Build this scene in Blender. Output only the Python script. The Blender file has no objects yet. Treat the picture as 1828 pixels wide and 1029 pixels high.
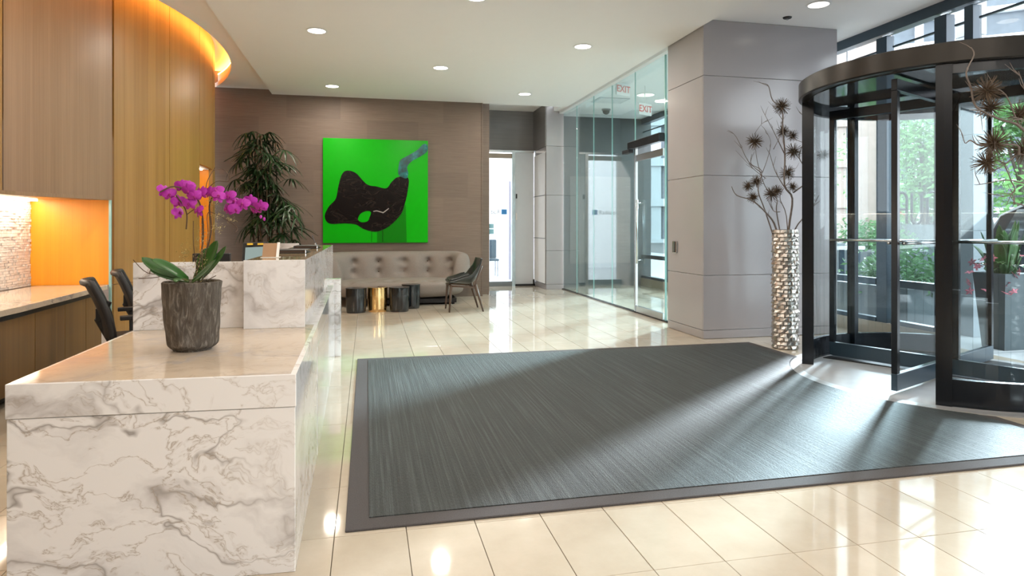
import bpy, bmesh, math, random
from math import sin, cos, pi, radians, sqrt, atan2
from mathutils import Vector, Matrix
random.seed(7)
SC = bpy.context.scene
COL = SC.collection
# ------------------------------------------------------------------ camera
F, CX, HY, CAMZ = 1159.0, 914.0, 405.0, 1.3
YAW = math.atan((914 - 655) / F)
cam = bpy.data.cameras.new('camera'); cam.sensor_width = 36.0; cam.lens = 36.0 * F / 1828
cam.shift_y = -(514.5 - HY) / 1828; cam.clip_end = 400
co = bpy.data.objects.new('camera', cam); COL.objects.link(co)
co.location = (0, 0, CAMZ); co.rotation_euler = (radians(90), 0, -YAW)
SC.camera = co
SC.view_settings.view_transform = 'Standard'; SC.view_settings.look = 'None'
SC.view_settings.gamma = 1.0; SC.view_settings.use_curve_mapping = False
SC.view_settings.exposure = 0.18
# ------------------------------------------------------------------ sky, sun, large lights
W = bpy.data.worlds.new('sky'); SC.world = W; W.use_nodes = True
bg = W.node_tree.nodes['Background']
bg.inputs[0].default_value = (0.90, 0.95, 1.0, 1); bg.inputs[1].default_value = 5.2
sun = bpy.data.lights.new('sun', 'SUN'); sun.energy = 16.0; sun.angle = radians(6); sun.color = (0.84, 0.92, 1.0)
so = bpy.data.objects.new('sun', sun); COL.objects.link(so)
so.rotation_euler = Vector((0.77, 0.63, 0.42)).to_track_quat('Z', 'Y').to_euler()
DOWN_W = 23.0
DOWN_COL = (1.0, 0.895, 0.78)

# ------------------------------------------------------------------ helpers
def props(o, label=None, cat=None, group=None, kind=None):
    if label: o['label'] = label
    if cat: o['category'] = cat
    if group: o['group'] = group
    if kind: o['kind'] = kind
    return o
def thing(name, loc, label=None, cat=None, group=None, kind=None, parent=None):
    o = bpy.data.objects.new(name, None); COL.objects.link(o); o.location = loc
    o.empty_display_size = 0.1
    if parent: o.parent = parent
    return props(o, label, cat, group, kind)
def org(o):
    v = Vector((0, 0, 0))
    while o: v += o.location; o = o.parent
    return v
class MB:
    def __init__(s): s.v = []; s.f = []; s.m = []; s.mi = 0
    def add(s, vs, fs):
        n = len(s.v); s.v += [tuple(v) for v in vs]
        for f in fs: s.f.append([n + i for i in f]); s.m.append(s.mi)
        return s
    def box(s, x0, x1, y0, y1, z0, z1):
        return s.add([(x0,y0,z0),(x1,y0,z0),(x1,y1,z0),(x0,y1,z0),(x0,y0,z1),(x1,y0,z1),(x1,y1,z1),(x0,y1,z1)],
                     [(3,2,1,0),(4,5,6,7),(0,1,5,4),(1,2,6,5),(2,3,7,6),(3,0,4,7)])
    def obox(s, c, d, M=None):
        M = M or Matrix.Identity(3); c = Vector(c); vs = []
        for z in (-.5,.5):
            for x, y in ((-.5,-.5),(.5,-.5),(.5,.5),(-.5,.5)): vs.append(c + M @ Vector((x*d[0], y*d[1], z*d[2])))
        return s.add(vs, [(3,2,1,0),(4,5,6,7),(0,1,5,4),(1,2,6,5),(2,3,7,6),(3,0,4,7)])
    def prism(s, poly, z0, z1):
        n = len(poly)
        vs = [(x,y,z0) for x,y in poly] + [(x,y,z1) for x,y in poly]
        return s.add(vs, [tuple(range(n-1,-1,-1)), tuple(range(n,2*n))] + [(i,(i+1)%n,n+(i+1)%n,n+i) for i in range(n)])
    def prism_y(s, poly, y0, y1):   # poly in x,z
        n = len(poly)
        vs = [(x,y0,z) for x,z in poly] + [(x,y1,z) for x,z in poly]
        return s.add(vs, [tuple(range(n)), tuple(range(2*n-1,n-1,-1))] + [((i+1)%n,i,n+i,n+(i+1)%n) for i in range(n)])
    def prism_x(s, poly, x0, x1):   # poly in y,z
        n = len(poly)
        vs = [(x0,y,z) for y,z in poly] + [(x1,y,z) for y,z in poly]
        return s.add(vs, [tuple(range(n-1,-1,-1)), tuple(range(n,2*n))] + [(i,(i+1)%n,n+(i+1)%n,n+i) for i in range(n)])
    def lathe(s, prof, c=(0,0,0), n=32, cap=True, a0=0, a1=2*pi):
        full = abs(a1-a0-2*pi) < 1e-6; k = n if full else n+1
        vs = [(c[0]+r*cos(a0+(a1-a0)*i/n), c[1]+r*sin(a0+(a1-a0)*i/n), c[2]+z) for r, z in prof for i in range(k)]
        fs = []
        for j in range(len(prof)-1):
            for i in range(n if full else n):
                i2 = (i+1) % k if full else i+1
                fs.append((j*k+i, j*k+i2, (j+1)*k+i2, (j+1)*k+i))
        if cap and full:
            fs.append(tuple(range(k-1,-1,-1))); fs.append(tuple((len(prof)-1)*k+i for i in range(k)))
        return s.add(vs, fs)
    def tube(s, pts, rad, n=8, cap=True):
        pts = [Vector(p) for p in pts]; m = len(pts)
        if not isinstance(rad, (list, tuple)): rad = [rad]*m
        vs = []; up = None
        for i, p in enumerate(pts):
            t = (pts[min(i+1,m-1)] - pts[max(i-1,0)])
            t = t.normalized() if t.length > 1e-9 else Vector((0,0,1))
            if up is None: up = Vector((0,0,1)) if abs(t.z) < .9 else Vector((1,0,0))
            a = t.cross(up); a = a.normalized() if a.length > 1e-6 else t.orthogonal().normalized()
            b = a.cross(t); up = b
            for k in range(n): vs.append(p + (a*cos(2*pi*k/n) + b*sin(2*pi*k/n))*rad[i])
        fs = [(i*n+k, i*n+(k+1)%n, (i+1)*n+(k+1)%n, (i+1)*n+k) for i in range(m-1) for k in range(n)]
        if cap: fs += [tuple(range(n-1,-1,-1)), tuple(range((m-1)*n, m*n))]
        return s.add(vs, fs)
    def sphere(s, c, r, n=10, m=7, sc=(1,1,1)):
        vs = [(c[0], c[1], c[2]-r*sc[2])]
        for j in range(1, m):
            a = -pi/2 + pi*j/m
            for i in range(n): vs.append((c[0]+r*sc[0]*cos(a)*cos(2*pi*i/n), c[1]+r*sc[1]*cos(a)*sin(2*pi*i/n), c[2]+r*sc[2]*sin(a)))
        vs.append((c[0], c[1], c[2]+r*sc[2])); L = len(vs)-1
        fs = [(0, 1+(i+1)%n, 1+i) for i in range(n)]
        fs += [(1+j*n+i, 1+j*n+(i+1)%n, 1+(j+1)*n+(i+1)%n, 1+(j+1)*n+i) for j in range(m-2) for i in range(n)]
        fs += [(L, 1+(m-2)*n+i, 1+(m-2)*n+(i+1)%n) for i in range(n)]
        return s.add(vs, fs)
    def grid(s, fn, nu, nv, cu=False, cv=False):
        ku = nu if cu else nu+1; kv = nv if cv else nv+1
        vs = [fn(i/nu, j/nv) for i in range(ku) for j in range(kv)]
        fs = [(i*kv+j, ((i+1)%ku)*kv+j, ((i+1)%ku)*kv+(j+1)%kv, i*kv+(j+1)%kv) for i in range(nu) for j in range(nv)]
        return s.add(vs, fs)
    def build(s, name, mat, parent=None, smooth=False, bevel=0, seg=2, local=False, kind=None, subsurf=0, auto=None, solid=0):
        me = bpy.data.meshes.new(name)
        o3 = Vector((0,0,0)) if local else org(parent)
        me.from_pydata([Vector(v)-o3 for v in s.v], [], s.f)
        mats = mat if isinstance(mat, (list, tuple)) else [mat]
        for m in mats: me.materials.append(m)
        if len(mats) > 1: me.polygons.foreach_set('material_index', s.m)
        me.validate()
        bm = bmesh.new(); bm.from_mesh(me); bmesh.ops.recalc_face_normals(bm, faces=bm.faces); bm.to_mesh(me); bm.free()
        if smooth or auto: me.polygons.foreach_set('use_smooth', [True]*len(me.polygons))
        o = bpy.data.objects.new(name, me); COL.objects.link(o)
        if auto: me.set_sharp_from_angle(angle=radians(auto))
        if parent: o.parent = parent
        if solid:
            md = o.modifiers.new('s', 'SOLIDIFY'); md.thickness = solid; md.offset = 0
        if bevel:
            md = o.modifiers.new('b', 'BEVEL'); md.width = bevel; md.segments = seg; md.limit_method = 'ANGLE'; md.angle_limit = radians(40)
        if subsurf:
            md = o.modifiers.new('ss', 'SUBSURF'); md.levels = md.render_levels = subsurf
        if kind: o['kind'] = kind
        return o
def inst(name, me, loc, parent=None, rot=None, scale=None, mat4=None):
    o = bpy.data.objects.new(name, me); COL.objects.link(o)
    if parent: o.parent = parent
    if mat4 is not None: o.matrix_basis = mat4
    else:
        o.location = Vector(loc)
        if rot: o.rotation_euler = rot
        if scale: o.scale = scale
    return o
def copy_tree(o, parent=None):
    c = o.copy(); COL.objects.link(c)
    if parent: c.parent = parent
    for ch in o.children: copy_tree(ch, c)
    return c
def text_mesh(name, body, size, mat, parent, M, depth=.002, mirror=False):
    cu = bpy.data.curves.new(name, 'FONT'); cu.body = body; cu.size = size; cu.extrude = depth; cu.align_x = 'CENTER'; cu.align_y = 'CENTER'
    t = bpy.data.objects.new(name, cu); COL.objects.link(t)
    bpy.context.view_layer.update()
    me = bpy.data.meshes.new_from_object(t.evaluated_get(bpy.context.evaluated_depsgraph_get()))
    bpy.data.objects.remove(t)
    if mirror:
        for v in me.vertices: v.co.x *= -1
        me.flip_normals()
    me.materials.clear(); me.materials.append(mat); me.name = name
    o = bpy.data.objects.new(name, me); COL.objects.link(o)
    if parent: o.parent = parent; M = Matrix.Translation(-org(parent)) @ M
    o.matrix_basis = M
    return o

# ------------------------------------------------------------------ materials
class N:
    def __init__(s, name):
        s.m = bpy.data.materials.new(name); s.m.use_nodes = True; s.t = s.m.node_tree; s.n = s.t.nodes; s.n.clear()
        s.out = s.n.new('ShaderNodeOutputMaterial')
    def a(s, typ, _in=None, **kw):
        nd = s.n.new('ShaderNode' + typ)
        for k, v in kw.items(): setattr(nd, k, v)
        for k, v in (_in or {}).items():
            if isinstance(v, tuple) and len(v) == 2 and hasattr(v[0], 'outputs'): s.t.links.new(v[0].outputs[v[1]], nd.inputs[k])
            elif hasattr(v, 'outputs'): s.t.links.new(v.outputs[0], nd.inputs[k])
            else: nd.inputs[k].default_value = v
        return nd
    def math(s, op, a, b=0.5, c=0.0, clamp=False):
        nd = s.a('Math', {0: a, 1: b, 2: c}, operation=op); nd.use_clamp = clamp; return nd
    def mix(s, fac, a, b, bt='MIX'):
        nd = s.a('Mix', data_type='RGBA', blend_type=bt)
        for i, v in ((0, fac), (6, a), (7, b)):
            if isinstance(v, tuple) and hasattr(v[0], 'outputs'): s.t.links.new(v[0].outputs[v[1]], nd.inputs[i])
            elif hasattr(v, 'outputs'): s.t.links.new(v.outputs[2] if v.bl_idname == 'ShaderNodeMix' else v.outputs[0], nd.inputs[i])
            else: nd.inputs[i].default_value = v
        return nd
    def ramp(s, fac, stops):
        r = s.a('ValToRGB', {0: fac}); e = r.color_ramp.elements
        while len(e) < len(stops): e.new(0.5)
        for i, (p, c) in enumerate(stops): e[i].position = p; e[i].color = c if len(c) == 4 else (*c, 1)
        return r
    def bsdf(s, base=(.8,.8,.8,1), rough=.5, metal=0., spec=.5, normal=None, coat=0., emis=None, es=0.):
        b = s.n.new('ShaderNodeBsdfPrincipled')
        def st(k, v):
            if isinstance(v, tuple) and len(v) == 2: s.t.links.new(v[0].outputs[v[1]], b.inputs[k])
            elif hasattr(v, 'outputs'): s.t.links.new(v.outputs[2] if v.bl_idname == 'ShaderNodeMix' else v.outputs[0], b.inputs[k])
            else: b.inputs[k].default_value = v
        st('Base Color', base if not (isinstance(base, tuple) and len(base) == 3) else (*base, 1)); st('Roughness', rough); st('Metallic', metal)
        st('Specular IOR Level', spec); st('Coat Weight', coat)
        if normal: st('Normal', normal)
        if emis: st('Emission Color', (*emis, 1)); st('Emission Strength', es)
        s.t.links.new(b.outputs[0], s.out.inputs[0]); return b
    def pos(s): return (s.a('NewGeometry'), 'Position')
    def bump(s, h, strength=.2, dist=.01): return s.a('Bump', {'Height': h, 'Strength': strength, 'Distance': dist})
    def scaled(s, sc, rot=(0,0,0), src=None):
        return s.a('Mapping', {'Vector': src or s.pos(), 'Scale': sc, 'Rotation': rot})

def plain(name, c, rough=.5, metal=0., spec=.5, coat=0., noise=0.08, nscale=8.0, bump=0.):
    n = N(name); ns = n.a('TexNoise', {'Vector': n.a('TexCoord').outputs and (n.a('TexCoord'), 'Object'), 'Scale': nscale, 'Detail': 4.0})
    c4 = (*c, 1); d = tuple(max(0, x*(1-noise)) for x in c) + (1,); l = tuple(min(1, x*(1+noise)) for x in c) + (1,)
    mx = n.mix(ns, d, l)
    n.bsdf(mx, rough, metal, spec, n.bump(ns, bump) if bump else None, coat); return n.m
def emit(name, c, s):
    n = N(name); e = n.a('Emission', {'Color': (*c, 1), 'Strength': s}); n.t.links.new(e.outputs[0], n.out.inputs[0]); return n.m
def glass(name, tint=(.9,.95,.94), refl=1.0, base=.02, ior=1.5):
    n = N(name); tr = n.a('BsdfTransparent', {0: (*tint, 1)}); gl = n.a('BsdfGlossy', {'Color': (1,1,1,1), 'Roughness': 0.0})
    ge = n.a('NewGeometry'); dt = n.a('VectorMath', {0: (ge, 'Normal'), 1: (ge, 'Incoming')}, operation='DOT_PRODUCT')
    cs = n.math('ABSOLUTE', (dt, 'Value')); p5 = n.math('POWER', n.math('SUBTRACT', 1.0, cs), 5.0)
    f = n.math('MULTIPLY_ADD', n.math('MULTIPLY_ADD', p5, .96, .04), refl, base, clamp=True)
    mx = n.a('MixShader', {0: f, 1: tr, 2: gl}); n.t.links.new(mx.outputs[0], n.out.inputs[0]); return n.m

def marble(name, tone=(.86,.85,.85), warm=0.0, rough=.07, seed=0.0, rot=(0.3,0.55,0.2)):
    n = N(name); p = n.scaled((1,1,1), (0,0,0))
    p.inputs['Location'].default_value = (seed, seed*.7, seed*.3)
    w1 = n.a('TexNoise', {'Vector': p, 'Scale': 1.3, 'Detail': 5.0, 'Roughness': .55})
    vv = n.a('VectorMath', {0: (w1, 'Color'), 1: (.5,.5,.5)}, operation='SUBTRACT')
    vs = n.a('VectorMath', {0: vv, 'Scale': .75}, operation='SCALE')
    q = n.a('VectorMath', {0: p, 1: vs}, operation='ADD')
    q2 = n.a('Mapping', {'Vector': q, 'Rotation': rot, 'Scale': (1.0, 1.0, 2.3)})
    v1 = n.a('TexNoise', {'Vector': q2, 'Scale': 1.5, 'Detail': 3.0, 'Roughness': .5})
    a1 = n.math('ABSOLUTE', n.math('SUBTRACT', v1, .5))
    r1 = n.ramp(a1, [(0.0, (1,1,1)), (.006, (.5,.5,.5)), (.02, (.0,.0,.0))])
    v2 = n.a('TexNoise', {'Vector': q2, 'Scale': 3.6, 'Detail': 5.0, 'Roughness': .6})
    a2 = n.math('ABSOLUTE', n.math('SUBTRACT', v2, .5))
    r2 = n.ramp(a2, [(0.0, (1,1,1)), (.008, (.3,.3,.3)), (.03, (0,0,0))])
    mk = n.a('TexNoise', {'Vector': p, 'Scale': 1.1, 'Detail': 2.0})
    mr = n.ramp(mk, [(.36, (0,0,0)), (.55, (1,1,1))])
    cl = n.a('TexNoise', {'Vector': q2, 'Scale': 1.7, 'Detail': 6.0, 'Roughness': .62})
    cr = n.ramp(cl, [(.49, (0,0,0)), (.64, (1,1,1))])
    base = n.mix(n.math('MULTIPLY', cr, .55), (*tone, 1), (tone[0]*.72, tone[1]*.71, tone[2]*.71, 1))
    c1 = n.mix(n.math('MULTIPLY', n.math('MULTIPLY', r1, mr), .85), base, (.27,.24,.22,1))
    wide = n.ramp(a1, [(0.0, (1,1,1)), (.06, (0,0,0))])
    wm = n.math('MULTIPLY', n.math('MULTIPLY', wide, cr), .75)
    c1b = n.mix(wm, c1, (.46,.43,.42,1))
    c2 = n.mix(n.math('MULTIPLY', r2, n.math('MULTIPLY_ADD', mr, .5, .25)), c1b, (.38,.31,.24,1))
    n.bsdf(c2, rough, 0, .5); return n.m

def wood(name, c0, c1, rough=.38):
    n = N(name); g = n.a('SeparateXYZ', {0: n.pos()})
    s = n.math('ADD', g, (g, 1)); s = n.math('ADD', (g, 0), (g, 1))
    vec = n.a('CombineXYZ', {0: s, 1: (g, 2), 2: 0.0})
    m1 = n.a('Mapping', {'Vector': vec, 'Scale': (95, .9, 1)})
    n1 = n.a('TexNoise', {'Vector': m1, 'Scale': 1.0, 'Detail': 4.0, 'Roughness': .6})
    m2 = n.a('Mapping', {'Vector': vec, 'Scale': (8.5, 0.001, 1)})
    n2 = n.a('TexVoronoi', {'Vector': m2, 'Scale': 1.0})
    m3 = n.a('Mapping', {'Vector': vec, 'Scale': (14, .35, 1)})
    n3 = n.a('TexNoise', {'Vector': m3, 'Scale': 1.0, 'Detail': 3.0})
    sep = n.a('SeparateColor', {0: (n2, 'Color')})
    f = n.math('ADD', n.math('MULTIPLY', n1, .45), n.math('MULTIPLY_ADD', n3, .35, -.05))
    f = n.math('ADD', f, n.math('MULTIPLY_ADD', sep, .16, .06), clamp=True)
    c = n.ramp(f, [(.25, c0), (.75, c1)])
    n.bsdf(c, n.math('MULTIPLY_ADD', n1, .18, rough-.08), 0, .5, n.bump(n1, .12, .002)); return n.m

M = {}
M['marble'] = marble('calacatta_marble')
M['marble2'] = marble('calacatta_marble_side', seed=4.3, rough=.05)
M['marble3'] = marble('calacatta_marble_slab', seed=9.1, rough=.06, rot=(0.2,1.1,0.4))
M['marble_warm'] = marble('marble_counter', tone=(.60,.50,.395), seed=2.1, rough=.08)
M['wood'] = wood('golden_wood', (.235,.115,.020), (.42,.235,.062))
M['wood_pale'] = wood('pale_taupe_wood', (.21,.122,.058), (.345,.215,.118), .33)
M['wood_base'] = wood('dark_golden_wood', (.13,.065,.02), (.26,.145,.045))
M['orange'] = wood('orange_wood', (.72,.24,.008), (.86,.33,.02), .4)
# floor tile
n = N('cream_limestone'); oi = n.a('ObjectInfo')
p = n.scaled((1,1,1)); nz = n.a('TexNoise', {'Vector': p, 'Scale': 5.0, 'Detail': 8.0, 'Roughness': .65}); vz = n.a('TexVoronoi', {'Vector': p, 'Scale': 42.0})
c = n.mix(nz, (.455,.385,.295,1), (.60,.53,.435,1)); c = n.mix(n.math('MULTIPLY', n.ramp((vz, 'Distance'), [(.0, (1,1,1)), (.10, (0,0,0))]), .25), c, (.52,.41,.29,1))
hs = n.a('HueSaturation', {'Color': (c, 2), 'Value': n.math('MULTIPLY_ADD', (oi, 'Random'), .10, .95)})
n.bsdf(hs, n.math('MULTIPLY_ADD', nz, .05, .03), 0, .6); M['tile'] = n.m
M['grout'] = plain('grout', (.30,.25,.19), .8)
# rug
n = N('striped_rug'); p = n.pos()
m1 = n.scaled((62, .8, 1)); s1 = n.a('TexNoise', {'Vector': m1, 'Scale': 1.0, 'Detail': 3.0, 'Roughness': .7})
m2 = n.scaled((300, 40, 1)); s2 = n.a('TexNoise', {'Vector': m2, 'Scale': 1.0, 'Detail': 2.0})
s3 = n.a('TexNoise', {'Vector': p, 'Scale': 1.2, 'Detail': 3.0})
c = n.ramp(n.math('ADD', n.math('MULTIPLY', s1, .8), n.math('MULTIPLY', s2, .2)), [(.34, (.010,.012,.011)), (.5, (.025,.030,.029)), (.66, (.068,.080,.080))])
c2 = n.mix(n.math('MULTIPLY', n.ramp(s3, [(.35,(0,0,0)),(.7,(1,1,1))]), .18), c, (.04,.05,.05,1))
n.bsdf(c2, .62, 0, .55, n.bump(n.math('ADD', s1, s2), .8, .006)); M['rug'] = n.m
n = N('rug_border'); s2 = n.a('TexNoise', {'Vector': n.scaled((220,220,1)), 'Scale': 1.0, 'Detail': 2.0})
n.bsdf(n.mix(s2, (.045,.04,.04,1), (.12,.11,.11,1)), .9, 0, .3, n.bump(s2, .6, .004)); M['rug_border'] = n.m
# grasscloth
n = N('grasscloth'); s1 = n.a('TexNoise', {'Vector': n.scaled((2.2, 1, 75)), 'Scale': 1.0, 'Detail': 4.0, 'Roughness': .65})
bk = n.a('TexBrick', {'Vector': n.scaled((1,1,1), (radians(90),0,0)), 'Scale': 1.0, 'Mortar Size': 0.0, 'Brick Width': .92, 'Row Height': .46, 'Color1': (.9,.9,.9,1), 'Color2': (1.12,1.12,1.12,1)})
c = n.mix(s1, (.12,.084,.062,1), (.25,.19,.152,1)); c = n.mix(1.0, c, (bk, 'Color'), 'MULTIPLY')
n.bsdf(c, .55, 0, .4, n.bump(s1, .3, .003)); M['grasscloth'] = n.m
# polished grey panel
n = N('grey_panel'); s1 = n.a('TexNoise', {'Vector': n.pos(), 'Scale': 1.1, 'Detail': 2.0})
n.bsdf(n.mix(s1, (.33,.315,.325,1), (.40,.385,.395,1)), .17, 0, .55); M['panel'] = n.m
n = N('dark_grey_panel'); s1 = n.a('TexNoise', {'Vector': n.scaled((1,1,40)), 'Scale': 1.0, 'Detail': 3.0})
n.bsdf(n.mix(s1, (.15,.14,.135,1), (.22,.205,.195,1)), .3, 0, .5); M['dkpanel'] = n.m
M['ceiling'] = plain('white_ceiling_paint', (.90,.885,.87), .85, noise=.01)
M['white'] = plain('white_paint', (.85,.85,.85), .5, noise=.02)
M['frame'] = plain('dark_bronze_frame', (.012,.016,.022), .22, 0.3, .6, noise=.2)
M['frame_blue'] = plain('facade_frame', (.035,.062,.088), .3, .2, .6, noise=.1)
M['canopy'] = plain('canopy_dark', (.03,.027,.024), .3, .6, .5, noise=.2)
M['glossblack'] = plain('gloss_black', (.008,.011,.015), .06, 0, .8, noise=.2)
M['steel'] = plain('brushed_steel', (.55,.57,.58), .25, 1.0, noise=.1, nscale=40)
M['black'] = plain('matte_black', (.012,.012,.014), .45, noise=.3)
M['dkmat'] = plain('door_mat_dark', (.03,.035,.042), .8, noise=.3, nscale=60)
M['glass'] = glass('clear_glass', (.945,.965,.968), .8, .0)
M['glass_g'] = glass('green_glass', (.79,.885,.885), 1.3, .01)
M['glass_rev'] = glass('revolving_glass', (.91,.945,.95), .35, .0)
M['edge'] = plain('glass_edge', (.30,.52,.50), .1, 0, .6)
M['frost'] = plain('frosted_panel', (.62,.66,.70), .18, noise=.03)
n = N('sofa_felt'); s1 = n.a('TexNoise', {'Vector': (n.a('TexCoord'), 'Object'), 'Scale': 90.0, 'Detail': 3.0})
n.bsdf(n.mix(s1, (.185,.155,.135,1), (.27,.235,.21,1)), .7, 0, .4, n.bump(s1, .2, .002)); M['sofa'] = n.m
M['gold'] = plain('polished_gold', (.86,.60,.28), .07, 1.0, noise=.05)
M['leather'] = plain('dark_leather', (.022,.026,.026), .32, 0, .5, noise=.2, nscale=60)
M['walnut'] = plain('walnut_legs', (.095,.06,.042), .4, noise=.3, nscale=30)
n = N('hammered_silver'); n.bsdf((.56,.52,.48,1), .30, 1.0); M['silver'] = n.m
M['branch'] = plain('silvered_branch', (.17,.135,.115), .6, noise=.35, nscale=40, bump=.4)
M['spike'] = plain('brown_spikes', (.085,.055,.032), .6, noise=.5, nscale=60)
M['leaf'] = plain('palm_leaf', (.018,.048,.014), .38, noise=.5, nscale=12)
M['cane'] = plain('palm_cane', (.075,.05,.025), .7, noise=.5, nscale=30, bump=.3)
M['oleaf'] = plain('orchid_leaf', (.035,.115,.022), .3, noise=.35, nscale=14)
n = N('orchid_petal'); tc = n.a('TexCoord'); s1 = n.a('TexNoise', {'Vector': (tc, 'Object'), 'Scale': 60.0})
b = n.bsdf(n.mix(s1, (.28,.006,.26,1), (.62,.06,.52,1)), .5, 0, .3); M['petal'] = n.m
M['lip'] = plain('orchid_lip', (.30,.005,.16), .5)
M['twig'] = plain('twig', (.10,.055,.03), .7, noise=.3)
M['moss'] = plain('pale_moss', (.50,.42,.20), .8, noise=.4, nscale=90)
n = N('bark_pot'); s0 = n.a('TexNoise', {'Vector': n.scaled((1,1,.22)), 'Scale': 38.0, 'Detail': 8.0, 'Roughness': .7, 'Distortion': 1.2})
s1 = n.a('TexNoise', {'Vector': n.scaled((1,1,.6)), 'Scale': 12.0, 'Detail': 4.0})
c = n.ramp(s0, [(.36, (.045,.035,.027)), (.52, (.13,.11,.09)), (.68, (.36,.33,.29))])
n.bsdf(n.mix(n.math('MULTIPLY', s1, .5), c, (.10,.08,.06,1)), .75, 0, .4, n.bump(n.math('ADD', s0, s1), 1.0, .012)); M['bark'] = n.m
# painting (flat artwork)
n = N('painting_green'); g = n.a('SeparateXYZ', {0: n.pos()})
n.bsdf((.0, .42, .0, 1), .22, 0, .25); M['pgreen'] = n.m
n = N('painting_dark_green'); n.bsdf((.0, .20, .0, 1), .22, 0, .25); M['pgreen2'] = n.m
n = N('painting_black'); s0 = n.a('TexNoise', {'Vector': n.scaled((1,1,2.2)), 'Scale': 3.2, 'Detail': 6.0, 'Distortion': 1.0})
a0 = n.math('ABSOLUTE', n.math('SUBTRACT', s0, .5)); r0 = n.ramp(a0, [(0,(1,1,1)),(.02,(0,0,0))])
n.bsdf(n.mix(n.math('MULTIPLY', r0, .10), (.006,.004,.004,1), (.20,.14,.10,1)), .22, 0, .2); M['pblack'] = n.m
n = N('painting_teal'); s0 = n.a('TexNoise', {'Vector': n.pos(), 'Scale': 9.0, 'Detail': 4.0})
n.bsdf(n.ramp(s0, [(.35,(.0,.05,.055)),(.62,(.0,.17,.17)),(.78,(.25,.6,.58))]), .2); M['pteal'] = n.m
M['pgrey'] = plain('painting_grey', (.35,.32,.30), .3)
M['mosaic'] = plain('pale_mosaic', (.74,.68,.64), .45, noise=.22, nscale=22)
M['mosaic_g'] = plain('mosaic_joint', (.46,.36,.29), .8)
M['led'] = emit('warm_led', (1.0,.37,.055), 62.0)
M['led_w'] = emit('niche_led', (1.0,.86,.66), 16.0)
M['lamp'] = emit('downlight_lens', (1.0,.93,.78), 14.0)
M['lamp_dim'] = emit('downlight_lens_dim', (1.0,.93,.80), 3.0)
M['red'] = plain('exit_red', (.75,.03,.015), .4); M['sign_face'] = emit('exit_face', (1.0,.86,.80), .9)
M['sred'] = plain('sign_red', (.75,.06,.05), .4)
M['concrete'] = plain('sidewalk_concrete', (.42,.43,.44), .75, noise=.12, nscale=4)
M['asphalt'] = plain('asphalt', (.12,.125,.13), .8, noise=.15)
M['stone'] = plain('planter_grey', (.20,.225,.24), .5, noise=.1)
M['pinkstone'] = plain('pink_stone', (.52,.40,.35), .7, noise=.1)
M['bwhite'] = plain('building_white', (.80,.82,.84), .7, noise=.03)
M['bglass'] = plain('building_windows', (.13,.16,.19), .25, 0, .4, noise=.35, nscale=1.2)
M['bgrey'] = plain('building_grey', (.45,.50,.53), .6)
M['brick'] = plain('building_brick', (.42,.27,.22), .8)
M['cladding'] = plain('exterior_cladding', (.34,.37,.40), .35, noise=.05)
M['curb'] = plain('sill_stone', (.40,.33,.26), .5)
n = N('car_paint'); n.bsdf((.010,.013,.018,1), .18, .2, .7, coat=1.0); M['car'] = n.m
n = N('car_paint_grey'); n.bsdf((.10,.11,.12,1), .25, .4, .6, coat=1.0); M['car2'] = n.m
M['carglass'] = plain('car_glass', (.02,.03,.035), .05, 0, .9)
M['tyre'] = plain('tyre', (.015,.015,.015), .8)
M['tail'] = plain('tail_lamp', (.6,.01,.02), .2)
M['tree'] = plain('tree_leaves', (.13,.30,.085), .6, noise=.4, nscale=1.5)
M['bush'] = plain('bush_leaves', (.07,.20,.055), .6, noise=.4, nscale=5)
M['bark2'] = plain('tree_bark', (.14,.11,.09), .8, noise=.3)
M['pink'] = plain('pink_flowers', (.72,.20,.26), .6, noise=.3)
M['blue'] = plain('logo_blue', (.05,.30,.75), .4)
M['teal'] = plain('teal_box', (.10,.22,.22), .4)
M['logo'] = plain('logo_dark', (.10,.10,.11), .4)
M['zig'] = plain('lilac_relief', (.42,.40,.50), .5)
M['yellow'] = plain('yellow_keys', (.80,.50,.04), .5)
M['screen'] = emit('tablet_screen', (.50,.62,.58), .55)
M['paper'] = plain('paper_white', (.80,.78,.75), .5)
M['brown_card'] = plain('brown_card', (.35,.20,.10), .5)
M['ring'] = plain('threshold_metal', (.42,.43,.44), .4, .4, noise=.1, nscale=30)
M['platform'] = plain('door_floor_disc', (.50,.50,.51), .22, noise=.08)

# ================================================================== SETTING
HD, HC = 3.62, 3.70       # dropped ceiling, main ceiling
# floor: slab, tiles
fl = thing('floor', (0,0,0), kind='structure')
MB().box(-9, 6.25, -4, 14.6, -.12, -.012).build('slab', M['grout'], fl)
TX, TY = .2985, .533
X0, Y0 = .165, 2.28
tm = MB().box(-TX/2+.0015, TX/2-.0015, -TY/2+.0015, TY/2-.0015, -.012, 0).build('tile', M['tile'], fl, bevel=.001, seg=1)
cells = []
for i in range(-8, 20):
    for j in range(-12, 23):
        cx, cy = X0 + (i+.5)*TX, Y0 + (j+.5)*TY
        l = cx*cos(YAW)-cy*sin(YAW); d = cx*sin(YAW)+cy*cos(YAW)
        if cy < 1.4 or d < 1.6: vis = False
        else:
            px = CX+F*l/d; vis = -30 < px < 1860 and F*1.3/d < 650
        hid = (-1.2 < cx < -.35 and cy > 2.6) or (.05 < cx < 4.0 and 3.1 < cy < 6.3) or cx > 6
        tgt = vis and not hid and (cx > -.5 or cy < 2.7)
        cells.append((0 if tgt else 1, d if d > 0 else 99, cx, cy))
cells.sort()
rest = MB()
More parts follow.
